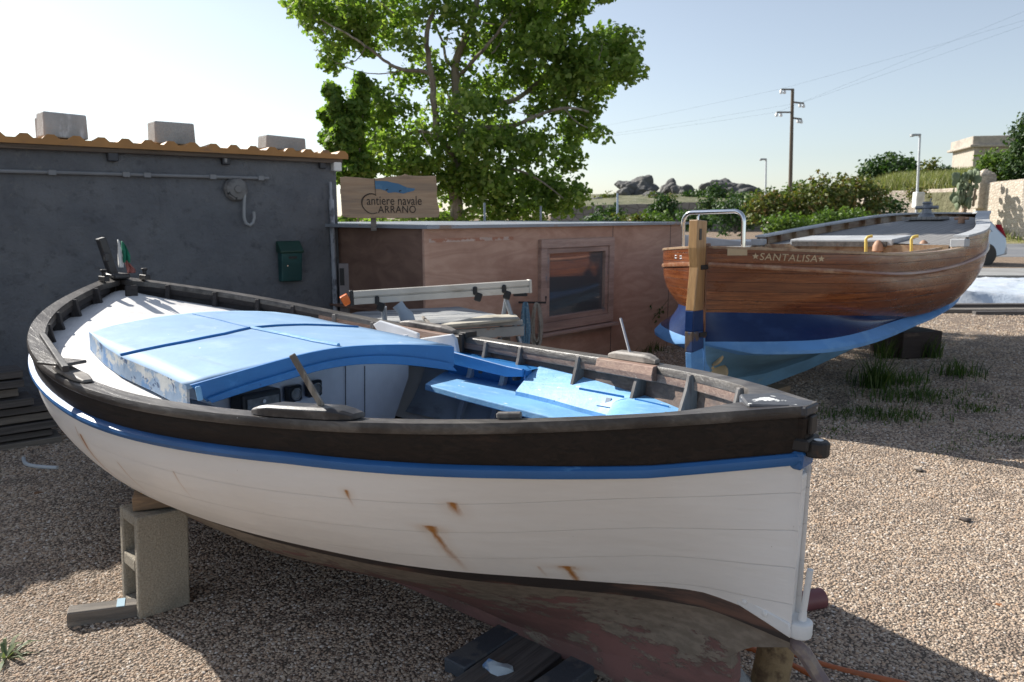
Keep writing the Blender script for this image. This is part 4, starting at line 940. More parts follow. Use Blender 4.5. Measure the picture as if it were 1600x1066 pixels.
# grey board with slot beside the house corner
a=atplane(529,412,corner-V((0,0,0))+V((.02,-.12,0)),V((.2,-1,0))); b_=atplane(552,492,corner+V((.02,-.12,0)),V((.2,-1,0)))
o=M().box((0,0,0),(abs(b_.x-a.x),.03,abs(a.z-b_.z))).build('meter_door',nm('grey_pink_board',(.27,.24,.24),.7,[((.4,.36,.35),(9,9,3),.55,.7,4)]),None,bev=.003); o.location=(a+b_)/2; tag(o,'narrow grey board with black slot and blue disc beside the grey wall corner','board')
w_=abs(b_.x-a.x); M().box((-w_*.25,-.017,.12),(w_*.35,.006,.16)).build('slot',MT['black'],o); M().lathe((-w_*.18,-.015,-.09),[(.028,0),(.026,-.008)],16,axis='y').build('blue_disc',nm('blue_disc',(.05,.2,.38),.4),o)
# ---------- carved wooden sign ----------
syd=6.55; sc0=aty(610,309,syd)
sg=thing('wooden_sign','weathered plank sign with blue emblem and carved black lettering above the shack','sign',tuple(sc0),R(6))
k=syd/F*1.012
def S_(px,py): return ((px-610)*k,(309-py)*k)
ol=[(536,279),(545,278),(560,279),(583,281),(592,280),(605,278.5),(620,277),(628,276),(633,273.5),(638,275.5),(650,276.5),(665,276.5),(679,276),(680,285),(681,295),(680,305),(681,315),(683.5,325),(684,332),(682,338.5),(660,339),(630,340),(600,339.5),(570,340),(545,339),(537,337),(536,310)]
sm=wood('weathered_sign_plank',(.36,.235,.145),(.47,.33,.215),(.25,.185,.135),(2.5,30,34),.75,((.15,.115,.09),(2.5,9,16),.60,.78),51,.002)
bd=M().prism([(x,0,z) for x,z in [S_(*q) for q in ol]][::-1],(0,.035,0)).build('board',sm,sg,bev=.003)
ink=nm('black_carved_paint',(.03,.022,.018),.8)
bl_=[(587.5,284),(606,284.5),(613,286.5),(622,288),(629,291),(636,294),(648,295.5),(645,299),(636,301),(630,303),(622,301.5),(617,301),(607,302),(604,299),(600,298),(596,296.5),(588,296)]
M().prism([(x,-.003,z) for x,z in [S_(*q) for q in bl_]][::-1],(0,.004,0)).build('blue_emblem',nm('faded_blue_emblem',(.075,.19,.33),.7,[((.12,.24,.36),(9,9,9),.5,.7,4)]),sg)
for q in ((605,297.5),(625,299)): x,z=S_(*q); M().prism([(x-.009,-.0045,z-.008),(x+.012,-.0045,z+.002),(x+.010,-.0045,z+.008),(x-.010,-.0045,z+.004)],(0,.002,0)).build('emblem_mark',ink,sg)
x,z=S_(587,280); x2,z2=S_(588,306); M().beam((x,-.002,z),(x2,-.002,z2),.005,.003).build('cut_line',ink,sg)
def stext(txt,px0,py0,px1,py1,name,sp=1.):
    vs,fs,w_,h_=text_mesh(txt,1,sp); x0,z0=S_(px0,py1); x1,z1=S_(px1,py0); m=M(); m.open=True
    m.add([(x0+(x1-x0)*v.x/w_,-.0025,z0+(z1-z0)*v.y/h_) for v in vs],fs); return m.build(name,ink,sg)
stext('antiere navale',574.5,306.5,657,320,'lettering',1.0); stext('ARRANO',591,321,648,332,'lettering',1.05)
C_=[(589,306),(584,303.5),(577,304),(570,308.5),(567,316),(569,324),(576,331),(583,333),(589,331.5)]
P=[V((S_(*q)[0],-.003,S_(*q)[1])) for q in C_]; fx=[spl(list(range(9)),[p[k_] for p in P]) for k_ in range(3)]
M().tube([V([f(8*i/30) for f in fx]) for i in range(31)],[.0028+.003*math.sin(math.pi*min(1,i/22)) for i in range(31)],6).build('initial_letter',ink,sg,True)
x,z=S_(583,341); M().box((x,.06,z-.02),(.045,.045,.16)).build('sign_post',MT['plank'],sg,bev=.004)
x,z=S_(540,300); M().box((x,.05,z),(.06,.03,.04)).build('wall_bracket',MT['iron'],sg)
# ---------- aluminium rail on its stand, bench, ropes ----------
A_=aty(552,465.5,5.1); B_=aty(826,447.5,5.45)
rl=thing('aluminium_rail','long aluminium rail with an orange lamp on its left end, on tubular legs','rail',tuple(A_),0)
d_=(B_-A_); rlv=d_.normalized(); up=V((0,0,1)); side=rlv.cross(up).normalized()
m=M(); hh=.088
prf=[(0,0),(0,hh*.46),(.012,hh*.5),(.012,hh*.56),(0,hh*.6),(0,hh),(.05,hh),(.05,0)]
m.grid([[V((0,0,-hh/2))+side*(.025-x_)+up*z_ +o_ for x_,z_ in prf] for o_ in (V(),d_)],True); m.f.append(tuple(range(8))); m.f.append(tuple(range(8,16)))
m.build('rail_profile',MT['alu'],rl)
M().box(d_+rlv*.006,(.02,.06,.095),(0,-math.asin(rlv.z),math.atan2(rlv.y,rlv.x))).build('end_cap',MT['alu'],rl,bev=.003)
M().box(-rlv*.012,(.025,.065,.10),(0,-math.asin(rlv.z),math.atan2(rlv.y,rlv.x))).build('end_plate',MT['black'],rl,bev=.004)
M().box(-rlv*.05+V((0,0,-.01)),(.055,.06,.07),(0,R(-28),math.atan2(rlv.y,rlv.x))).build('orange_lamp',MT['orange'],rl,bev=.008,seg=2)
for (f,dz) in ((.15,-.07),(.70,-.05),(.87,-.05)):
    c=d_*f+V((0,-.01,dz)); M().box(c+V((0,-.005,.0)),(.05,.05,.06),(0,.3,0)).box(c+V((-.02,-.03,.045)),(.03,.02,.06)).build('clamp',MT['black'],rl,bev=.008)
for f,dx in ((.16,.03),(.865,.10)):
    c=d_*f+V((0,0,-.08)); M().tube([c,c+V((dx,-.02,-.32)),c+V((dx*2.6,-.05,-A_.z-d_.z*f+.08))],.016,10).build('leg',MT['galv'],rl,True)
    M().tube([c+V((0,.05,0)),c+V((-dx*1.5,.35,-A_.z-d_.z*f+.08))],.016,10).build('leg',MT['galv'],rl,True)
M().box(d_*.95+V((0,0,-.055)),(.10,.05,.02)).build('end_foot',MT['black'],rl,bev=.004)
bh=.83
bt_=thing('work_bench','low work bench of weathered grey boards in front of the plywood shack','bench',tuple(atz(640,500,0.)),0)
bo=V(bt_.location)
ww_=wood('grey_white_worn_board',(.26,.27,.28),(.42,.42,.41),(.16,.17,.18),(3,22,22),.8,((.12,.15,.19),(5,9,9),.56,.68),61,.003)
def bp(px,py,z): q=atz(px,py,z); return V((q.x,q.y,z))-V((bo.x,bo.y,0))
fl_,fr_=bp(430,520,bh),bp(818,500,bh); bl2,br2=bp(560,487,bh),bp(716,479,bh)
for i in range(4):
    a0=fl_.lerp(bl2,i/4+.006);a1=fl_.lerp(bl2,(i+1)/4-.006);c0=fr_.lerp(br2,i/4+.006);c1=fr_.lerp(br2,(i+1)/4-.006)
    M().prism([a0,c0,c1,a1],(0,0,-.035-.004*(i%2))).build('board',ww_,bt_,bev=.003)
M().prism([bp(672,510,bh+.02),bp(812,497.5,bh+.02),bp(806,491,bh+.02),bp(760,492,bh+.02)],(0,0,-.018)).build('loose_board',nm('sunlit_pale_board',(.48,.44,.36),.8,[((.3,.27,.22),(4,9,9),.5,.65,5)]),bt_,bev=.002)
M().beam(fl_+V((0,.03,-.08)),fr_+V((0,.03,-.08)),.03,.07).build('apron',nm('peeling_pale_apron',(.33,.34,.34),.8,[((.35,.17,.08),(6,6,14),.58,.66,5),((.12,.12,.12),(6,6,9),.6,.68,5)]),bt_,bev=.003)
for q in (fl_+V((.1,.06,0)),fr_+V((-.12,.1,0)),bl2+V((.1,-.05,0)),br2+V((-.1,-.05,0))): M().box((q.x,q.y,bh/2-.07),(.06,.06,bh-.14)).build('leg',MT['plank'],bt_,bev=.003)
p=atz(640,506,bh+.0); o=M().tube([(0,0,0),(-.02,0,.05),(-.05,.01,.09),(-.08,.01,.13)],[.045,.05,.035,.04],12).build('plastic_sleeve',nm('grey_blue_plastic',(.35,.42,.50),.45),None,True); o.location=(p.x,p.y,bh+.0); tag(o,'grey-blue plastic tube end standing on the work bench','tube')
# ropes on an iron hook by the window
hk=atplane(836,473,SP+SN*.12,SN)
ho=M().tube([V((-.16,.02,0)),V((.10,0,0)),V((.10,0,.06))],.009,8).build('wall_hook',MT['iron'],None,True); ho.location=hk; tag(ho,'rusty iron hook arm holding the rope coils beside the window','hook')
def coil(name,label,px,w,h,r,n,mat,seed,yo):
    random.seed(seed); m=M(); 
    for i in range(n):
        ww=w*random.uniform(.55,1.05); h2=h*random.uniform(.86,1.05); ox=random.uniform(-.012,.012); oy=random.uniform(-.03,.03)
        m.tube([V((ox+ww*math.sin(a)*(.55+.45*(1-math.cos(a))/2),oy+.01*math.sin(3*a+i),-h2*(1-math.cos(a))/2)) for a in [2*math.pi*j/22 for j in range(23)]],r,6,False)
    o=m.build(name,mat,None,True); q=atplane(px,473,SP+SN*(.12+yo),SN); o.location=q; return tag(o,label,'rope')
ropeb=nm('faded_blue_rope',(.12,.24,.34),.8,[((.3,.4,.46),(60,60,60),.5,.7,2)]); ropew=nm('weathered_beige_rope',(.36,.33,.28),.85,[((.2,.18,.15),(60,60,60),.5,.7,2)])
coil('rope_coil','faded blue rope coil, left of the two hanging from the iron hook',821,.045,.42,.011,10,ropeb,1,.03)
coil('rope_coil','beige rope coil, right of the two hanging from the iron hook',839,.055,.42,.009,14,ropew,2,.0)
# ---------- ground, road, terrain ----------
def struct(o): o['kind']='structure'; return o
def gravelmat(name,base,sc_,bd):
    t=NT(name); v=t.vor(sc_,out='Color'); d=t.vor(sc_)
    sp=t.n.new('ShaderNodeSeparateColor'); t.l.new(v,sp.inputs[0])
    c=t.mix(sp.outputs[0],[x*.62 for x in base],[min(1,x*1.35) for x in base]); c=t.mix(t.math('MULTIPLY',sp.outputs[1],.35),c,(base[0]*1.2,base[1]*.85,base[2]*.65))
    c=t.mix(t.ramp(d,.35,.62),c,[x*.3 for x in base]); c=t.mix(t.ramp(t.noise(.5,5,.6,4),.4,.7,0,.35),c,[x*.62 for x in base])
    t.bump(d,-bd); return t.done(c,.95,spec=.2)
GR=(.42,.325,.245)
g=M().grid([[(x,y,-.07 if -7<x<14 and 1<y<14.5 else 0) for x in (-400,-60,-12,-7.2,-6.5,0,13,13.7,60,400)] for y in (-60,0,1.0,2.0,8,13.6,14.6,40,120,700)]); g.raw=True
struct(g.build('ground',gravelmat('sandy_ground',(.43,.335,.25),55,.01)))
for p_ in bpy.data.objects['ground'].data.polygons: pass
def und_(x,y): return .022*noise.noise(V((x*.8,y*.8,0)))+.014*noise.noise(V((x*2.7,y*2.7,5)))
xs=[-7+.12*i for i in range(175)]; ys=[1.2+.12*i for i in range(110)]
yard=M().grid([[(x,y,.006+und_(x,y)*min(1,(y-1.1),(14.4-y),(x+7.1),(13.9-x))) for x in xs] for y in ys]); yard.raw=True
yo=struct(yard.build('gravel_yard',gravelmat('gravel_bed',(.37,.30,.24),95,.008),None,True))
# loose pebbles: one geometry-nodes object
pb=M(); rows=[]
for i in range(60):
    y=1.9+ (13.2-1.9)*i/59; h_=y*.70+.4; n=40; rows.append([(x,y,.004+und_(x,y)) for x in [max(-6.8,-h_)+(h_+min(6.8,h_))*j/n for j in range(n+1)]])
pb.raw=True; pb.grid(rows); po=pb.build('gravel',None); po['kind']='stuff'; po['label']='loose beige and brown gravel pebbles covering the yard'
pm=NT('pebble'); oi=pm.n.new('ShaderNodeObjectInfo'); 
pc=pm.crampc(oi.outputs['Random'],[(0,(.30,.22,.155)),(.22,(.42,.33,.25)),(.45,(.51,.415,.32)),(.62,(.47,.33,.225)),(.78,(.57,.49,.40)),(.9,(.38,.31,.25)),(1,(.69,.63,.56))])
pm.done(pc,.85,spec=.25)
ng=bpy.data.node_groups.new('gravel_scatter','GeometryNodeTree'); ng.interface.new_socket('Geometry',in_out='INPUT',socket_type='NodeSocketGeometry'); ng.interface.new_socket('Geometry',in_out='OUTPUT',socket_type='NodeSocketGeometry')
N=ng.nodes; Lk=ng.links; gi=N.new('NodeGroupInput'); go=N.new('NodeGroupOutput')
pos=N.new('GeometryNodeInputPosition'); sx=N.new('ShaderNodeSeparateXYZ'); Lk.new(pos.outputs[0],sx.inputs[0])
def mr(f,a,b_,c,d):
    n=N.new('ShaderNodeMapRange'); Lk.new(f,n.inputs[0]); 
    for i,v_ in enumerate((a,b_,c,d)): n.inputs[i+1].default_value=v_
    return n.outputs[0]
def rec(lo,hi):  # density ~ 1/r^2
    return mr(sx.outputs[1],lo,hi,1,0)
dn=N.new('ShaderNodeMath'); dn.operation='POWER'; Lk.new(mr(sx.outputs[1],2.2,13.,1.,.0),dn.inputs[0]); dn.inputs[1].default_value=2.6
dm=N.new('ShaderNodeMath'); dm.operation='MULTIPLY_ADD'; Lk.new(dn.outputs[0],dm.inputs[0]); dm.inputs[1].default_value=11000; dm.inputs[2].default_value=700
dp=N.new('GeometryNodeDistributePointsOnFaces'); Lk.new(gi.outputs[0],dp.inputs['Mesh']); Lk.new(dm.outputs[0],dp.inputs['Density'])
ic=N.new('GeometryNodeMeshIcoSphere'); ic.inputs['Radius'].default_value=1; ic.inputs['Subdivisions'].default_value=2
tr=N.new('GeometryNodeTransform'); Lk.new(ic.outputs[0],tr.inputs[0]); tr.inputs['Scale'].default_value=(1,.8,.62)
sp_=N.new('GeometryNodeSetPosition'); Lk.new(tr.outputs[0],sp_.inputs[0]); nz=N.new('ShaderNodeTexNoise'); nz.inputs['Scale'].default_value=1.1; 
vm=N.new('ShaderNodeVectorMath'); vm.operation='SUBTRACT'; Lk.new(nz.outputs['Color'],vm.inputs[0]); vm.inputs[1].default_value=(.5,.5,.5)
vm2=N.new('ShaderNodeVectorMath'); vm2.operation='SCALE'; Lk.new(vm.outputs[0],vm2.inputs[0]); vm2.inputs['Scale'].default_value=.9; Lk.new(vm2.outputs[0],sp_.inputs['Offset'])
sm_=N.new('GeometryNodeSetMaterial'); Lk.new(sp_.outputs[0],sm_.inputs[0]); sm_.inputs['Material'].default_value=pm.m
ip=N.new('GeometryNodeInstanceOnPoints'); Lk.new(dp.outputs[0],ip.inputs['Points']); Lk.new(sm_.outputs[0],ip.inputs['Instance'])
rv=N.new('FunctionNodeRandomValue'); rv.data_type='FLOAT_VECTOR'; rv.inputs[0].default_value=(-.5,-.5,0); rv.inputs[1].default_value=(.5,.5,6.28); Lk.new(rv.outputs[0],ip.inputs['Rotation'])
rs=N.new('FunctionNodeRandomValue'); rs.data_type='FLOAT'; rs.inputs[2].default_value=.45; rs.inputs[3].default_value=1.45; rs.inputs['Seed'].default_value=4
sm2=N.new('ShaderNodeMath'); sm2.operation='MULTIPLY'; Lk.new(rs.outputs[1],sm2.inputs[0]); Lk.new(mr(sx.outputs[1],2.2,12.,.0058,.012),sm2.inputs[1]); Lk.new(sm2.outputs[0],ip.inputs['Scale'])
Lk.new(ip.outputs[0],go.inputs[0])
md=po.modifiers.new('scatter','NODES'); md.node_group=ng
po.data.materials.append(pm.m)
# road and kerb, right background
def quad(name,pts,mat,z): 
    m=M(); m.raw=True; m.add([(x,y,z) for x,y in pts],[(0,1,2,3)]); return struct(m.build(name,mat))
quad('road',[(-30,30),(90,26),(95,41),(-30,44)],nm('asphalt_road',(.16,.165,.175),.9,[((.22,.22,.22),(.4,.8,1),.45,.7,5)],[((30,30,30),.004,3)]),.004)
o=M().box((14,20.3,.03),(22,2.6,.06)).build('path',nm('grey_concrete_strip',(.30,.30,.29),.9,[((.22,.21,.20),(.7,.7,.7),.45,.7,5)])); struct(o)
# hillside
skyz=lin([860,930,1000,1100,1230,1300,1340,1400,1520,1600,1700],[3.6,4.0,4.3,4.3,4.2,4.6,5.4,5.9,6.0,6.4,6.6])
fz=lin([860,1330,1360,1530,1540,1700],[2.2,2.3,3.0,3.05,3.3,3.6]); fy=lin([860,1330,1370,1530,1545,1700],[72.5,72,58,49,46.2,41])
rows=[]
for i in range(60):
    px=860+(1760-860)*i/59; row=[]
    for j in range(14):
        t=j/13; y=fy(px)+.2+(112-fy(px))*t; row.append(((px-800)/F*y*1.0,y,fz(px)+(skyz(px)*1.0-fz(px))*min(1,t*1.6)**.8+.35*noise.noise(V((px*.02,y*.1,0)))*t))
    y=fy(px)+.2; row=[((px-800)/F*y,y,-.1)]+row; rows.append(row)
hs=M().grid(rows).build('hillside',nm('dry_grass_hill',(.13,.13,.065),.95,[((.21,.20,.12),(.25,.25,.25),.45,.65,6),((.07,.10,.03),(.5,.5,.5),.55,.7,6),((.36,.33,.28),(.8,.8,.8),.62,.7,5)],[((1.5,1.5,1.5),.3,5)]),None,True); struct(hs)
# grass bank under the right wall
rows=[[(x,y,z) for (y,z) in ((41.3,.01),(43,.35),(45.5,.75),(47,.8))] for x in (18,30,40,70)]
struct(M().grid(rows).build('verge',nm('dry_verge',(.26,.25,.10),.95,[((.36,.31,.18),(1,1,1),.45,.6,5)],[((4,4,4),.1,4)]),None,True))
# ---------- stone walls ----------
def stone(name,a,b,dark,s):
    t=NT(name); v=t.vor((s,s,s*1.5),out='Color'); sp=t.n.new('ShaderNodeSeparateColor'); t.l.new(v,sp.inputs[0]); d=t.vor((s,s,s*1.5),'DISTANCE_TO_EDGE')
    c=t.mix(sp.outputs[0],a,b); c=t.mix(t.ramp(d,.02,.07,1,0),c,dark); c=t.mix(t.ramp(t.noise(.6,5),.5,.75,0,.4),c,[x*.6 for x in a]); t.bump(d,.05); return t.done(c,.95)
sw1=stone('cream_rubble_stone',(.50,.43,.35),(.62,.55,.46),(.38,.32,.26),4.6)
sw2=stone('grey_rubble_stone',(.20,.19,.17),(.28,.26,.24),(.11,.10,.09),1.3)
def wallseg(name,label,pts,mat,th_=.5,zb=-.1):
    m=M(); rows=[]
    for (px,py,y) in pts:
        p=aty(px,py,y); rows.append([(p.x,p.y,zb),(p.x,p.y,p.z),(p.x+.2,p.y+th_,p.z),(p.x+.2,p.y+th_,zb)])
    m.grid(rows); m.f.append((0,1,2,3)); k=len(m.v); m.f.append((k-4,k-3,k-2,k-1)); o=m.build(name,mat,None,bev=.02); return tag(o,label,'wall')
def jit(pts,n,a):
    out=[]
    for (p,q) in zip(pts,pts[1:]):
        for i in range(n): t=i/n; out.append((p[0]+(q[0]-p[0])*t,p[1]+(q[1]-p[1])*t+random.uniform(-a,a),p[2]+(q[2]-p[2])*t))
    return out+[pts[-1]]
wallseg('stone_wall','cream stone retaining wall beside the road at the far right, nearer than the others',jit([(1529,287,46),(1560,284,44.5),(1600,279.5,42.5),(1700,268,39.5)],6,.5),sw1)
wallseg('stone_wall','low cream stone wall below the tall grass behind the bow of the varnished boat',jit([(1340,304,60),(1370,298.5,58),(1440,297,55),(1529,292,50)],6,.6),sw1)
wallseg('stone_wall','long grey stone wall across the far hillside beneath the boulders',jit([(860,327,72),(930,321,71.5),(1060,317,71),(1250,313,71)],8,.5),sw2)
p=aty(1538,284,45.8); o=M().box((0,0,-.6),(.95,.8,1.9)).box((0,0,.42),(.95,.8,.14),None,.8).box((0,0,.60),(.72,.6,.22),None,.25).build('stone_pillar',sw1,None,bev=.03); o.location=p; tag(o,'squat stone gate pillar with pyramid top at the end of the cream wall','pillar')
# ---------- boulders ----------
rk=nm('grey_granite',(.11,.108,.105),.9,[((.19,.18,.165),(.6,.6,.6),.5,.7,5),((.07,.07,.065),(.8,.8,.3),.58,.68,5)],[((1.2,1.2,1.2),.25,6)])
for i,(px,py,rx,ry,y,lab) in enumerate(((1000,298,30,16,92,'large round grey boulder, biggest of the left outcrop on the far hill'),(975,303,12,9,90,'small dark boulder at the left foot of the biggest boulder'),(1020,308,14,7,88,'low boulder in front of the biggest boulder on the far hill'),(932,318,15,8,85,'low dark boulder, leftmost on the far hill'),(1046,299,17,13,94,'boulder just right of the biggest boulder on the far hill'),(1066,303,15,12,92,'pointed boulder between the two outcrops on the far hill'),(1125,298,30,13,98,'broad boulder at the centre of the right outcrop on the far hill'),(1160,303,28,11,96,'flat boulder right of the broad one on the far hill'),(1105,306,18,8,90,'low boulder below the broad one on the far hill'),(1185,309,16,7,96,'low boulder, rightmost on the far hill'))):
    p=aty(px,py,y); s=y/F; o=M().ico((0,0,0),(rx*s,rx*s*.8,ry*s*1.15),5,.32,i+1); o.v=[tuple(V(v)*(1+.16*noise.fractal(V(v)*.9+V((i*5,0,0)),.9,2.1,6)-.10*abs(noise.noise(V(v)*1.7+V((0,i*3,0)))))) for v in o.v]; o=o.build('boulder',rk,None,True); o.location=p; tag(o,lab,'boulder','boulders on the far hill')
# ---------- foliage ----------
def leafmat(name,stops,tr=.35,rough=.5):
    t=NT(name); gm_=t.n.new('ShaderNodeNewGeometry'); c=t.crampc(gm_.outputs['Random Per Island'],stops)
    tl=t.n.new('ShaderNodeBsdfTranslucent'); t.l.new(t.mix(1.,c,(.88,1.0,.4),'MULTIPLY'),tl.inputs[0]); mx=t.n.new('ShaderNodeMixShader'); mx.inputs[0].default_value=tr
    t.done(c,rough,spec=.4); t.l.new(t.b.outputs[0],mx.inputs[1]); t.l.new(tl.outputs[0],mx.inputs[2]); t.l.new(mx.outputs[0],t.n['Material Output'].inputs[0]); return t.m
LM_tree=leafmat('plane_tree_leaves',[(0,(.13,.205,.05)),(.4,(.21,.32,.075)),(.8,(.31,.42,.11)),(1,(.42,.48,.17))],.62)
LM_dark=leafmat('dark_green_leaves',[(0,(.025,.06,.018)),(.6,(.05,.10,.025)),(1,(.10,.16,.04))],.35)
LM_olive=leafmat('olive_brown_leaves',[(0,(.07,.09,.02)),(.5,(.13,.17,.04)),(.82,(.20,.19,.05)),(1,(.26,.15,.05))],.35)
LM_lime=leafmat('fresh_green_leaves',[(0,(.06,.11,.02)),(.6,(.12,.20,.035)),(1,(.2,.28,.06))],.4)
LM_grass=leafmat('tall_pale_grass',[(0,(.14,.17,.05)),(.5,(.24,.26,.09)),(1,(.38,.35,.17))],.35)
LM_gg=leafmat('yard_grass',[(0,(.03,.07,.012)),(.6,(.07,.13,.025)),(1,(.15,.18,.05))],.35)
LS=[(0,-.5),(.28,-.42),(.5,-.05),(.24,.02),(.30,.32),(0,.55),(-.30,.32),(-.24,.02),(-.5,-.05),(-.28,-.42)]
def leaf(vs,fs,c,s,n,shape=LS,fold=.25):
    n=n.normalized(); x=n.orthogonal(); x.rotate(Matrix.Rotation(random.random()*6.28,3,n)); x.normalize(); y=n.cross(x); k=len(vs)
    for a,b in shape: vs.append(tuple(c+x*(a*s)+y*(b*s)+n*(-abs(a)*fold*s)))
    fs.append(tuple(range(k,k+len(shape))))
L4=[(0,-.5),(.32,0),(0,.5),(-.32,0)]
def rnd3():
    while True:
        v=V((random.uniform(-1,1),random.uniform(-1,1),random.uniform(-1,1)))
        if v.length<1: return v
def clump(vs,fs,c,rad,ntw,nl,tw,ls,shape=LS,flat=.75):
    for _ in range(ntw):
        q=rnd3(); 
        if q.length<.45 and random.random()<.5: q=q.normalized()*random.uniform(.5,1)
        tc=c+V((q.x*rad[0],q.y*rad[1],q.z*rad[2])); 
        for _ in range(int(nl*random.uniform(.6,1.4))):
            r_=rnd3(); p=tc+V((r_.x*tw,r_.y*tw,r_.z*tw*flat)); nrm=V((r_.x*.7,r_.y*.7,.55))+rnd3()*1.0
            leaf(vs,fs,p,ls*random.uniform(.6,1.2),nrm,shape)
def limb(m,pts,y0,r0,r1,dep=None,ofs=V()):
    P=[aty(px,py,y0+(dep[i] if dep else 0))-ofs for i,(px,py) in enumerate(pts)]; n=len(P)
    if n>2: fx=[spl(list(range(n)),[p[k_] for p in P]) for k_ in range(3)]
    else: fx=[lin([0,1],[p[k_] for p in P]) for k_ in range(3)]
    Nn=5*(n-1); Q=[V([f((n-1)*i/Nn) for f in fx])+V((noise.noise(V((i,r0*99,1))),noise.noise(V((i,r0*99,4))),0))*.03 for i in range(Nn+1)]
    m.tube(Q,[(r0+(r1-r0)*i/Nn)*.78 for i in range(Nn+1)],8); return Q
random.seed(11)
TY=12.5; p0=aty(714,352,TY); tb=V((p0.x,TY,0))
LM_young=leafmat('young_tree_leaves',[(0,(.10,.18,.035)),(.5,(.18,.29,.055)),(1,(.28,.38,.09))],.6)
tree=thing('leafy_tree','large leafy plane tree with pale branching trunk rising behind the plywood shack','tree',tuple(tb))
bark=nm('pale_mottled_bark',(.22,.185,.14),.9,[((.34,.31,.25),(5,5,3),.5,.62,5),((.11,.09,.07),(6,6,2),.55,.7,5)],[((14,14,5),.02,4)])
m=M(); 
Q=limb(m,[(714,600),(713,345),(711,292),(714,250),(720,206),(716,165),(711,109),(724,67),(742,15),(760,-60)],TY,.15,.05,None,tb)
br=[([(712,255),(696,225),(682,195),(675,124),(667,60),(679,10),(690,-60)],.085,.03,[0,-.2,-.3,-.5,-.6,-.6,-.7]),
 ([(726,212),(760,200),(795,199),(832,184),(881,169),(920,175)],.06,.02,[0,-.2,-.3,-.5,-.6,-.7]),
 ([(718,172),(750,163),(795,159),(825,142),(859,116),(900,97),(950,80)],.07,.02,[0,.1,.2,.3,.3,.4,.4]),
 ([(679,125),(664,112),(630,109),(600,94),(570,71),(545,55),(500,30)],.045,.012,[-.5,-.5,-.6,-.6,-.7,-.8,-.9]),
 ([(700,232),(680,215),(660,205),(630,215),(600,235),(560,250)],.045,.015,[0,.2,.4,.5,.6,.7]),
 ([(720,206),(712,180),(700,150),(685,120),(655,90)],.03,.01,[0,.3,.6,.8,.9]),
 ([(711,109),(695,90),(690,60),(670,20),(650,-30)],.035,.012,[0,.2,.4,.5,.6]),
 ([(716,120),(740,95),(770,60),(800,20),(820,-20)],.045,.015,[0,-.2,-.4,-.5,-.6]),
 ([(714,250),(740,262),(790,262),(840,280),(880,310)],.04,.012,[0,-.2,-.3,-.5,-.6]),
 ([(881,169),(900,190),(930,205)],.018,.006,[-.6,-.7,-.7]),([(825,142),(860,150),(910,140)],.02,.008,[.3,.2,.1]),
 ([(571,71),(555,95),(525,100)],.012,.005,[-.7,-.8,-.8]),([(630,109),(600,115),(560,112),(520,95)],.014,.005,[-.6,-.5,-.4,-.4])]
for pts,r0,r1,dep in br: limb(m,pts,TY,r0,r1,dep,tb)
for _ in range(28):
    px,py=random.choice([(540,60),(600,30),(660,60),(720,60),(780,60),(840,90),(900,90),(950,90),(860,170),(800,180),(640,200),(600,220),(700,250),(780,250),(850,250)]); px+=random.uniform(-35,35); py+=random.uniform(-25,25)
    dx=random.uniform(-40,40); dy=random.uniform(-35,10); y_=random.uniform(-1,1)
    limb(m,[(px,py),(px+dx*.5,py+dy*.4),(px+dx,py+dy)],TY+y_,.014,.004,None,tb)
m.build('trunk',bark,tree,True)
vs,fs=[],[]
CL=[(490,18,42,28,9),(470,5,22,20,4),(535,45,42,32,9),(520,75,28,22,4),(518,102,14,10,2),(560,15,50,30,9),(578,60,26,22,4),(625,20,45,30,7),(600,50,38,24,4),(640,62,25,22,2),(690,12,45,24,5),(720,40,38,28,3),(770,25,38,32,6),(815,15,50,35,10),(865,25,45,34,10),(895,5,28,22,5),(800,75,48,32,10),(850,70,48,34,12),(900,82,44,30,11),(945,70,34,28,8),(975,70,24,30,6),(985,108,18,20,4),(962,112,28,22,5),(900,125,48,22,10),(935,138,26,14,3),(845,125,46,26,9),(790,130,42,26,6),(860,165,44,18,6),(918,168,22,14,3),(925,205,10,8,1.2),(938,212,8,7,.8),(900,190,26,16,3),(880,215,30,18,4),(745,130,28,30,3),(690,160,34,26,3),(640,130,32,20,3),(612,170,42,32,7),(580,205,42,38,9),(560,240,34,34,8),(610,240,42,34,9),(650,215,38,32,7),(655,265,36,24,6),(700,255,44,34,8),(750,235,44,34,9),(760,200,30,22,4),(800,225,40,28,8),(845,230,38,26,7),(885,250,26,18,4),(740,285,46,34,10),(790,285,44,34,10),(840,285,40,32,9),(760,330,44,26,8),(820,325,44,28,8),(870,310,34,28,7),(900,305,18,22,3),(700,300,28,30,4),(640,345,40,10,3),(580,346,36,8,3),(690,345,28,14,3),(560,160,12,22,2),(575,140,16,14,2),(700,200,30,26,4),(735,170,34,26,4),(690,110,26,26,3),(760,165,36,20,3),(720,270,36,30,5),(670,80,26,22,2),(740,80,28,26,3),(780,205,30,18,3)]
s_=TY/F
for (px,py,rx,ry,w) in CL:
    d=random.uniform(-.9,.9)*(.4 if py>240 else 1); c=aty(px,py,TY+d)-tb
    clump(vs,fs,c,(rx*s_*.88,rx*s_*.8+.25,ry*s_*.88),int(w*3.4),24,.19,.088)
for i in range(10):  # extra crown above the frame so light and other views hold
    c=aty(random.uniform(500,930),random.uniform(-110,-20),TY+random.uniform(-1.4,1.4))-tb; clump(vs,fs,c,(.5,.5,.4),22,20,.2,.14)
m=M(); m.raw=True; m.v=vs; m.f=fs; m.build('crown',LM_tree,tree)
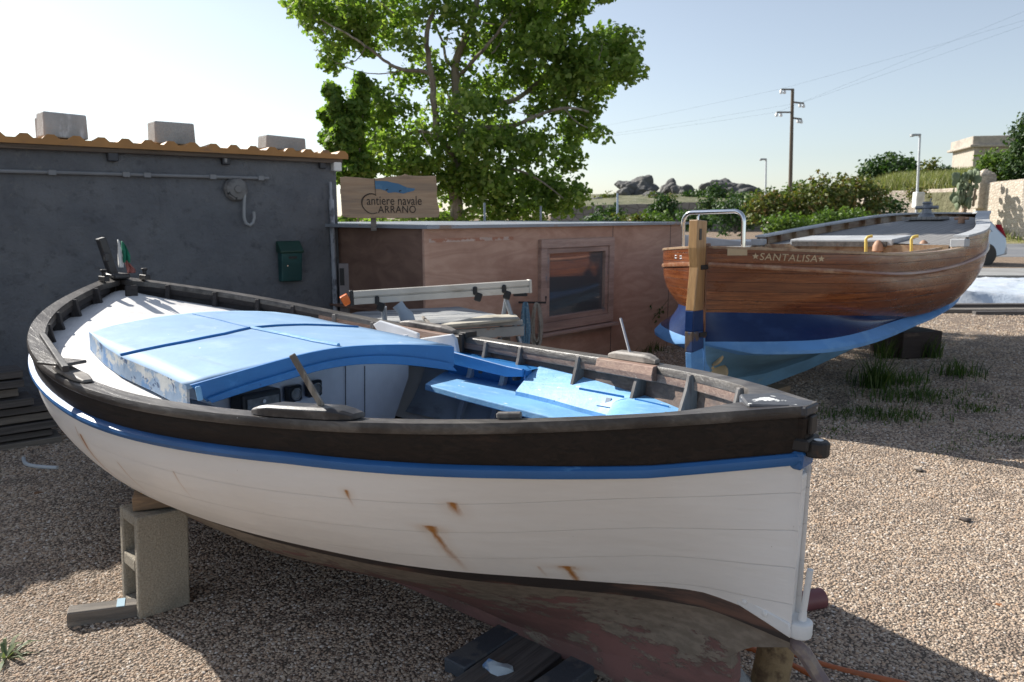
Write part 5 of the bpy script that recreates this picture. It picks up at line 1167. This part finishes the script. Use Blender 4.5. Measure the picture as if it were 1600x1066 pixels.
# second, darker tree at left
TY2=11.5; q=aty(556,300,TY2); tb2=V((q.x,TY2,0)); tr2=thing('young_tree','smaller dark green tree with upright shoots between the grey building and the large tree','tree',tuple(tb2))
m=M(); limb(m,[(558,600),(556,345),(552,290),(548,240),(535,190),(527,140)],TY2,.06,.012,None,tb2)
for pts in ([(552,290),(530,250),(512,210)],[(552,280),(545,230),(520,195),(508,180)],[(553,270),(565,210),(565,150),(562,130)],[(554,300),(530,270),(506,212)]): limb(m,pts,TY2,.03,.006,None,tb2)
m.build('trunk',bark,tr2,True)
vs,fs=[],[]; s2=TY2/F
for (px,py,rx,ry,w) in [(521,145,9,14,2),(529,170,10,14,2.4),(536,192,12,14,3),(514,186,9,14,2),(522,205,12,14,3),(512,212,10,9,2),(530,222,18,14,4),(545,215,18,20,5),(556,185,14,26,4),(562,150,10,22,3),(565,125,8,10,1.5),(548,245,24,18,6),(545,268,22,16,5),(565,262,20,22,5),(542,345,10,6,1)]:
    clump(vs,fs,aty(px,py,TY2+random.uniform(-.2,.2))-tb2,(rx*s2,rx*s2+.1,ry*s2),int(w*6),26,.10,.10)
m=M(); m.raw=True; m.v=vs; m.f=fs; m.build('crown',LM_young,tr2)
# bushes
def bush(name,label,cat,px,py,rx,ry,y,mat,n,ls,grp=None,zb=None,flat=1.,depth=.8):
    c=aty(px,py,y); s=y/F; b_=c.z-ry*s if zb is None else zb; o=thing(name,label,cat,(c.x,c.y,b_),0,grp)
    vs,fs=[],[]; off=V((0,0,c.z-b_))
    for i in range(n):
        q=rnd3(); q=q.normalized()*random.uniform(.55,1.)*(1+.22*noise.noise(V((q.x*2.1+px,q.y*2.1,q.z*2.1+py)))); 
        clump(vs,fs,off+V((q.x*rx*s,q.y*rx*s*depth,q.z*ry*s)),(ls*1.5,ls*1.5,ls*1.2),1,11,ls*1.6,ls,L4)
    m=M(); m.raw=True; m.v=vs; m.f=fs; m.build('foliage',mat,o)
    m=M(); 
    for k_ in range(5): a=k_*1.26; m.tube([(0,0,0),(rx*s*.25*math.cos(a),rx*s*.2*math.sin(a),off.z*.6),(rx*s*.5*math.cos(a),rx*s*.4*math.sin(a),off.z*1.1)],[.05,.035,.015],6)
    m.build('stems',MT['plank'],o); return o
B='bushes behind the yard'
for a in ((1150,336,36,28,34,LM_dark,150,.2,'dark green bush directly behind the hoop rail of the varnished boat'),(1212,330,44,30,32,LM_olive,220,.2,'brownish olive bush left of the utility pole base'),(1283,318,48,38,32,LM_olive,260,.2,'tallest brown-tinged bush right of the utility pole'),(1338,312,44,38,33,LM_olive,240,.2,'rounded olive bush below the tall grass slope'),(1382,330,26,22,34,LM_dark,110,.18,'small dark bush at the right end of the olive bushes'),(1318,345,46,16,29,LM_lime,160,.16,'low bright green bush in front of the olive bushes'),(1235,352,40,14,28,LM_lime,130,.16,'low fresh green bush in front of the brownish bush'),
  (1040,327,24,21,45,LM_dark,130,.22,'rounded dark bush in front of the grey hillside wall'),(1085,345,26,12,36,LM_dark,90,.2,'low bush left of the hoop rail'),(1020,348,30,9,30,LM_lime,90,.17,'low green bush above the right end of the shack roof'),(985,350,34,9,30,LM_olive,90,.17,'low olive hedge bush above the shack roof'),(935,350,32,10,30,LM_dark,90,.17,'low dark bush above the shack roof beside the large tree'),(1110,322,18,14,50,LM_dark,70,.22,'small bush on the grey wall left of the dark green bush'),
  (955,333,24,8,60,LM_dark,50,.3,'low shrub against the left part of the grey hillside wall'),(1115,300,14,7,84,LM_dark,40,.4,'green scrub between the two boulder outcrops'),(1205,308,22,7,80,LM_dark,50,.4,'green scrub at the right of the boulder outcrops'),(950,313,22,6,86,LM_olive,60,.4,'dry scrub at the left foot of the boulder outcrop'),(1085,310,22,7,86,LM_dark,60,.4,'dark scrub between the pointed boulder and the right outcrop'),(1145,311,30,6,84,LM_dark,70,.4,'dark scrub along the foot of the right boulder outcrop'),(1035,314,22,5,84,LM_olive,50,.4,'olive scrub at the right foot of the biggest boulder'),(1175,318,26,8,60,LM_lime,70,.3,'green scrub in front of the grey hillside wall near the distant lamp'),(1250,300,26,10,60,LM_lime,80,.3,'green scrub rising behind the base of the utility pole')):
    bush('bush',a[8],'bush',*a[:5],a[5],a[6],a[7],B)
bush('dome_bush','dense dark dome-shaped tree on the ridge behind the tall grass','tree',1391,268,42,22,74,LM_dark,330,.42)
bush('ridge_shrub','thin small shrub on the ridge, left of the other ridge shrub','bush',1455,266,9,12,68,LM_olive,36,.3); bush('ridge_shrub','low rounded shrub on the ridge, right of the thin one','bush',1476,271,14,9,68,LM_dark,50,.3)
bush('wall_shrub','big light green shrub growing above the cream wall in front of the far building','bush',1560,262,34,24,47.5,LM_lime,240,.25,B)
bush('wall_shrub','dark green shrub at the right edge above the cream wall','bush',1598,262,26,22,45.5,LM_dark,200,.25,B)
bush('pine_tree','dark pine tree cut by the right edge of the photo','tree',1606,215,24,34,44,LM_dark,240,.22)
bush('wall_shrub','small brown-green shrub at the foot of the far right street lamp','bush',1428,302,14,9,52,LM_olive,50,.2)
# tall grass on the slope
def blades(vs,fs,base,h,w,lean):
    x=V((random.uniform(-1,1),random.uniform(-1,1),0)).normalized()*w/2; l=V((random.uniform(-1,1),random.uniform(-1,1),0))*lean*h; k=len(vs)
    for t in (0,.5): vs+= [tuple(base-x*(1-t*.4)+l*t*t+V((0,0,h*t))),tuple(base+x*(1-t*.4)+l*t*t+V((0,0,h*t)))]
    vs.append(tuple(base+l+V((0,0,h)))); fs+= [(k,k+1,k+3,k+2),(k+2,k+3,k+4)]
vs,fs=[],[]
for _ in range(16000):
    px=random.uniform(1325,1540); t=random.random(); y=fy(px)+.4+(74-fy(px))*t; tt=(y-fy(px)-.2)/(112-fy(px)); z=fz(px)+(skyz(px)-fz(px))*min(1,tt*1.6)**.8-.1
    blades(vs,fs,V(((px-800)/F*y,y,z)),random.uniform(.5,1.25),.09,.35)
for _ in range(5000):
    x=random.uniform(22,60); y=random.uniform(43,46.3) if random.random()<.7 else random.uniform(41.5,43)
    blades(vs,fs,V((x,y,.1+.2*(y-42))),random.uniform(.15,.55),.06,.4)
m=M(); m.raw=True; m.v=vs; m.f=fs; o=m.build('grass',LM_grass); tag(o,'tall pale grass on the slope and verge behind the road','grass',None,'stuff')
# yard grass tufts
vs,fs=[],[]
for (px,py,n,sp,h) in ((1390,600,240,.30,.15),(1420,622,280,.35,.10),(1370,608,120,.12,.30),(1340,650,200,.45,.05),(1395,652,200,.30,.07),(1300,648,120,.30,.05),(1500,588,160,.25,.16),(1455,560,60,.12,.25),(1525,640,120,.2,.04),(1560,690,120,.3,.03),(1600,690,100,.2,.03),(1480,620,140,.4,.05),(1310,675,80,.2,.03),(1420,540,60,.2,.12),(985,550,120,.25,.10),(1270,760,0,.1,.02),(1010,548,90,.2,.12),(1500,705,60,.2,.03),(1380,560,60,.12,.25)):
    c=atz(px,py)
    for _ in range(n):
        q=V((random.gauss(0,sp*.55),random.gauss(0,sp*.35),0)); blades(vs,fs,c+q,h*random.uniform(.4,1.3),.008+.01*h,.5)
m=M(); m.raw=True; m.v=vs; m.f=fs; o=m.build('yard_grass',LM_gg); tag(o,'sparse green grass tufts growing out of the shaded gravel','grass',None,'stuff')
c=atz(8,1030); wd=thing('rosette_weed','spiky green rosette weed on sunlit gravel at the lower left corner','plant',tuple(c)); vs,fs=[],[]
for i in range(26):
    a=random.uniform(0,6.28); r_=random.uniform(.05,.13); t_=V((math.cos(a),math.sin(a),0)); x=V((-t_.y,t_.x,0))*.006; k=len(vs); h_=random.uniform(.01,.05)
    vs+= [tuple(-x),tuple(x),tuple(t_*r_*.6+x+V((0,0,h_))),tuple(t_*r_*.6-x+V((0,0,h_))),tuple(t_*r_+V((0,0,h_*.7)))]; fs+= [(k,k+1,k+2,k+3),(k+3,k+2,k+4)]
m=M(); m.raw=True; m.v=vs; m.f=fs; m.build('leaves',leafmat('grey_green_weed',[(0,(.12,.17,.08)),(1,(.3,.33,.2))],.3),wd)
# tall weed at the shack wall
c=atz(992,548); c.z=0; wd=thing('tall_weed','straggly tall weed with pale seed heads growing against the shack wall','plant',tuple(c)); m=M(); vs,fs=[],[]
for i in range(7):
    ax_=random.uniform(-.25,.42); h_=random.uniform(.35,.62); P=[V((0,0,0)),V((ax_*.4,random.uniform(-.05,.05),h_*.55)),V((ax_,random.uniform(-.1,.1),h_))]
    m.tube(P,[.006,.004,.002],5)
    for k_ in range(16): t=random.uniform(.2,1); q=P[1].lerp(P[2],max(0,t*2-1)) if t>.5 else P[0].lerp(P[1],t*2); clump(vs,fs,q,(.03,.03,.03),1,3,.03,.035,L4)
m.build('stems',nm('green_stem',(.12,.15,.06),.7),wd); mm=M(); mm.raw=True; mm.v=vs; mm.f=fs; mm.build('leaves',LM_gg,wd)
# prickly pear
c=aty(1507,320,44.6); ck=thing('prickly_pear','large grey-green prickly pear cactus hanging over the cream wall','cactus',(c.x,c.y,c.z-.4)); m=M()
for i in range(85):
    px=1507+random.gauss(0,9); py=295+random.uniform(-27,27); px+= (295-py)*.22; q=aty(px,py,44.6+random.uniform(-.5,.5))-V((c.x,c.y,c.z-.4)); a=random.uniform(0,3.14); r1=random.uniform(.13,.21)
    mm=M().ico((0,0,0),(r1,.035,r1*1.35),2); mt=Matrix.Rotation(a,3,'Z')@Matrix.Rotation(random.uniform(-.8,.8),3,'Y'); m.add([q+mt@V(v) for v in mm.v],mm.f)
m.build('pads',nm('cactus_pad',(.15,.19,.11),.7,[((.26,.28,.18),(2,2,2),.5,.7,3)]),ck,True)
M().tube([(-.05,0,-.35),(0.05,0,.3),(.15,0,1.2)],[.16,.12,.07],8).tube([(.5,0,.3),(.55,0,1.3)],[.07,.06],6).build('stem',nm('cactus_stem',(.3,.22,.15),.9),ck,True)
# ---------- poles, lamps, wires, building, car ----------
def pole(name,label,cat,px,ytop,ybot,y,r,mat,group=None,lean=0):
    t_=aty(px+lean,ytop,y); b_=aty(px,ybot,y); o=thing(name,label,cat,(b_.x,b_.y,0),0,group); M().tube([(0,0,0),(t_.x-b_.x,0,t_.z)],[r,r*.7],10).build('pole',mat,o,True); return o,V((t_.x-b_.x,0,t_.z)),y/F
o,tp,s=pole('utility_pole','tall dark wooden utility pole with three crossarms against the sky','pole',1235.5,139,330,45,.125,nm('brown_pole',(.13,.10,.07),.8),None,3)
for (dz,sg_,ln) in ((-.03,-1,17),(-19*s,1,18),(-34*s,-1,22),(-42*s,1,16)):
    a_=tp+V((0,0,dz)); b_=a_+V((sg_*ln*s,0,-2*s if sg_>0 else 0)); arm=M().beam(a_,b_,.10,.08).build('crossarm',nm('weathered_arm',(.17,.16,.14),.8),o)
    for f in (.7,1.0): q=a_.lerp(b_,f); M().lathe(q+V((0,0,-.12)),[(.03,-.12),(.09,-.1),(.09,-.02),(.04,.1)],8).build('insulator',MT['whiteplastic'],arm)
ends=[(tp+V((-17*s,0,0)),(tp+V((18*s,0,-19*s))),(tp+V((-22*s,0,-34*s))))][0]
for i,e in enumerate(ends):
    a_=V(o.location)+e
    for k_,(tx,ty_,tz) in enumerate(((95,30,34+i*5),(-40,95,6+i))):
        b_=V((tx,ty_,tz)); P=[a_.lerp(b_,j/20)-V((0,0,1.3*4*(j/20)*(1-j/20))) for j in range(21)]
        w_=M().tube([p-a_ for p in P],.003,5).build('power_line',MT['black'],None,True); w_.location=a_
        tag(w_,f"{['topmost','middle','lowest'][i]} thin overhead wire running {'right' if k_==0 else 'left'} from the wooden pole",'wire','overhead wires')
lampm=nm('white_lamp_pole',(.62,.65,.68),.5)
for (px,yt,y,lab,lean,hd) in ((1197,249,62,'distant white street lamp, left of the wooden utility pole',0,9),(1433.5,211,50,'white street lamp above the grassy slope, right of the wooden pole',4,13)):
    o,tp,s=pole('street_lamp',lab,'lamp post',px,yt,330,y,.09,lampm,'street lamps along the road',lean)
    M().box(tp+V((-hd*.45*s,0,0)),(hd*s,.25,.13)).box(tp+V((-hd*.9*s,0,-.03)),(hd*.4*s,.28,.16)).build('lamp_head',nm('lamp_head',(.35,.37,.38),.5),o,bev=.03)
    if y==50: M().box((0,0,2.1+.35),(.55,.55,1.0)).build('base_box',MT['whiteplastic'],o,bev=.04)
pole('thin_post','pale blue metal post standing before the grey hillside wall','post',965,302,345,55,.09,nm('pale_blue_post',(.35,.45,.58),.5))
pole('fence_post','grey metal post behind the shack roof under the large tree','post',757,317,352,10.6,.022,MT['galv']); pole('fence_post','grey metal post behind the shack roof near the right side of the large tree','post',845,322,354,11,.022,MT['galv'])
# far building
q=aty(1519,260,92); fb=thing('far_building','beige flat-roofed building with cornice on the ridge at the far right','building',(q.x,q.y,3.5),R(-14)); bm_=nm('beige_render',(.42,.37,.31),.9,[((.32,.28,.24),(.5,.5,.5),.5,.7,5)]); zz=aty(1519,228,92).z-3.5
M().box((9,4,zz/2),(18,8,zz)).build('wall',bm_,fb,bev=.03); M().box((9,4,zz+.55),(18.5,8.5,1.1)).build('parapet',bm_,fb,bev=.05); M().box((9,4,zz-.03),(19.1,9.1,.3)).build('cornice',bm_,fb,bev=.05)
for x_ in (2.2,6.2,10.2,14.2):
    w_=M().box((x_,-.03,zz-2.0),(1.7,.12,2.0)).build('window',nm('window_shade',(.10,.11,.12),.3),fb); M().box((x_,-.08,zz-.85),(2.1,.2,.2)).build('lintel',bm_,w_)
for x_ in (.3,17.7,8.2): M().box((x_,-.08,zz/2),(.6,.2,zz-.1)).build('pilaster',bm_,fb)
# car
cr=thing('parked_car','small silver hatchback parked by the road, only its rear showing past the varnished boat','car',(11.62,24.6,0),R(2))
paint=nm('silver_blue_paint',(.42,.47,.53),.25,metal=.4,Coat_Weight=.6,var=.03)
side=[(0,.32),(.02,.62),(.25,.80),(.95,.93),(1.55,1.36),(2.0,1.47),(2.9,1.45),(3.25,1.33),(3.52,1.0),(3.66,.82),(3.72,.55),(3.68,.32),(3.3,.22),(.4,.22)]
rows=[]
for yv,k,dz in ((-.80,.0,0),(-.72,.0,.0),(0,0,.02),(.72,0,0),(.80,0,0)):
    rr_=[]
    for x_,z_ in side:
        inn=.10 if (abs(yv)>.75) else 0; tum=max(0,(z_-.85))*.32*(1 if yv>0 else -1) if abs(yv)>.1 else 0
        rr_.append((x_+(1.86-x_)*inn*.25,yv-tum,z_+(0 if not inn else (.0 if z_<.9 else -.02))))
    rows.append(rr_)
m=M().grid(rows,True); n_=len(side); m.f.append(tuple(range(n_))); m.f.append(tuple(range(4*n_,5*n_))); m.build('body',paint,cr,True,bev=.03,seg=2)
for s_2 in (-1,1):
    M().prism([(1.15,s_2*.735,.97),(1.62,s_2*.655,1.32),(2.9,s_2*.655,1.34),(3.25,s_2*.72,1.0)],(0,s_2*.02,0)).build('side_window',gl.m,cr)
    M().prism([(3.60,s_2*.50,.84),(3.70,s_2*.62,.84),(3.42,s_2*.72,1.24),(3.36,s_2*.60,1.24)],(0.02,s_2*.06,0)).build('tail_light',nm('red_tail_lamp',(.42,.02,.03),.25),cr)
    for x_ in (.75,3.0):
        w_=M().lathe((x_,s_2*.77,.31),[(.22,-.09),(.30,-.09),(.315,-.05),(.315,.05),(.30,.09),(.22,.09)],28,axis='y').build('wheel',MT['black'],cr,True)
        r_=M().lathe((x_,s_2*.80,.31),[(.225,-.04),(.225,.05),(.20,.055),(.19,.03)],28,axis='y')
        for k_ in range(5): a=k_*2*math.pi/5; r_.beam((x_,s_2*.84,.31),(x_+.2*math.cos(a),s_2*.84,.31+.2*math.sin(a)),.06,.03,(0,1,0))
        r_.build('rim',MT['alu'],w_,True)
        M().lathe((x_,s_2*.745,.31),[(.36,-.07),(.36,.065)],24,axis='y').build('wheel_arch',MT['black'],cr,True)
M().box((3.70,0,.42),(.10,1.5,.22)).build('bumper',paint,cr,bev=.04,seg=2)
# tarp-covered pile and planks
q=atz(1560,478); tp_=thing('tarp_pile','pale blue-white plastic tarpaulin spread over a low pile beyond the varnished boat','tarpaulin',(9.5,13.0,0))
rows=[]
for i in range(44):
    y=i/43*3.6; row=[]
    for j in range(50):
        x=-2.6+j/49*6.2; e=min(1,i/3,(43-i)/3,j/3,(49-j)/3); w_=.17+.10*noise.noise(V((x*.8,y*.8,0)))+.045*abs(noise.noise(V((x*3.1+y*1.5,y*2.6,3))))+.02*noise.noise(V((x*8,y*8,1)))
        row.append((x+.1*noise.noise(V((y*2,x,9))),y+.12*noise.noise(V((x*2,y,7))),.02+w_*e))
    rows.append(row)
M().grid(rows).build('sheet',nm('blue_white_tarp',(.55,.61,.68),.35,[((.66,.68,.70),(1.2,1.2,1.2),.45,.6,5),((.30,.36,.42),(1.5,3,3),.62,.72,5)],[((14,14,14),.01,4)]),tp_,True)
for i,(px,py,ln,w_,mat,lab) in enumerate(((1560,481,4.6,.16,'darkplank','dark plank along the front of the tarpaulin pile'),(1560,489,4.4,.22,'plank','grey plank on gravel in front of the tarpaulin pile, nearer than the dark one'),(1600,493,1.6,.1,'darkplank','short dark beam at the right end of the grey plank'))):
    p=atz(px,py); o=M().box((0,0,.035),(ln,w_,.07)).build('timber_plank',MT[mat],None,bev=.004); o.location=(p.x,p.y,0); o.rotation_euler=(0,0,R(2)); tag(o,lab,'plank')
# scattered pale stones
for i,(px,py,r_,lab) in enumerate(((1442,723,.012,'small white pebble on the shadow edge at the right'),(1435,733,.03,'flat beige stone beside the small white pebble'),(1508,812,.03,'dark stone half sunk in sunlit gravel at the right'),(230,733,.018,'small pale stone on shaded gravel near the white hose'))):
    p=atz(px,py,.01); o=M().ico((0,0,0),(r_,r_*.7,r_*.4),2,.3,i).build('loose_stone',nm('stone_tone',[(.7,.7,.7),(.42,.35,.28),(.10,.08,.07),(.5,.5,.48)][i],.9),None,True); o.location=p; tag(o,lab,'stone')
# ---------- light ----------
EL=R(34.2); tox,toy=-.80,.60
su=bpy.data.lights.new('sun','SUN'); su.energy=4.7; su.angle=R(.5); su.color=(1,.955,.88); so=bpy.data.objects.new('sun',su); COL.objects.link(so)
dirv=V((tox*math.cos(EL),toy*math.cos(EL),math.sin(EL))); so.rotation_euler=dirv.to_track_quat('Z','Y').to_euler(); so.location=(0,0,30)
w=bpy.data.worlds.new('World'); sc.world=w; w.use_nodes=True; sk=w.node_tree.nodes.new('ShaderNodeTexSky'); sk.sky_type='NISHITA'; sk.sun_disc=False; sk.sun_elevation=EL; sk.sun_rotation=math.atan2(tox,toy); sk.dust_density=.5; sk.air_density=1.0; sk.ozone_density=2.2
bgn=w.node_tree.nodes['Background']; hsv=w.node_tree.nodes.new('ShaderNodeHueSaturation'); hsv.inputs['Saturation'].default_value=.62; w.node_tree.links.new(sk.outputs[0],hsv.inputs['Color']); w.node_tree.links.new(hsv.outputs[0],bgn.inputs[0]); bgn.inputs[1].default_value=.090
sc.view_settings.view_transform='Standard'; sc.view_settings.look='None'; sc.view_settings.exposure=.74; sc.view_settings.gamma=1
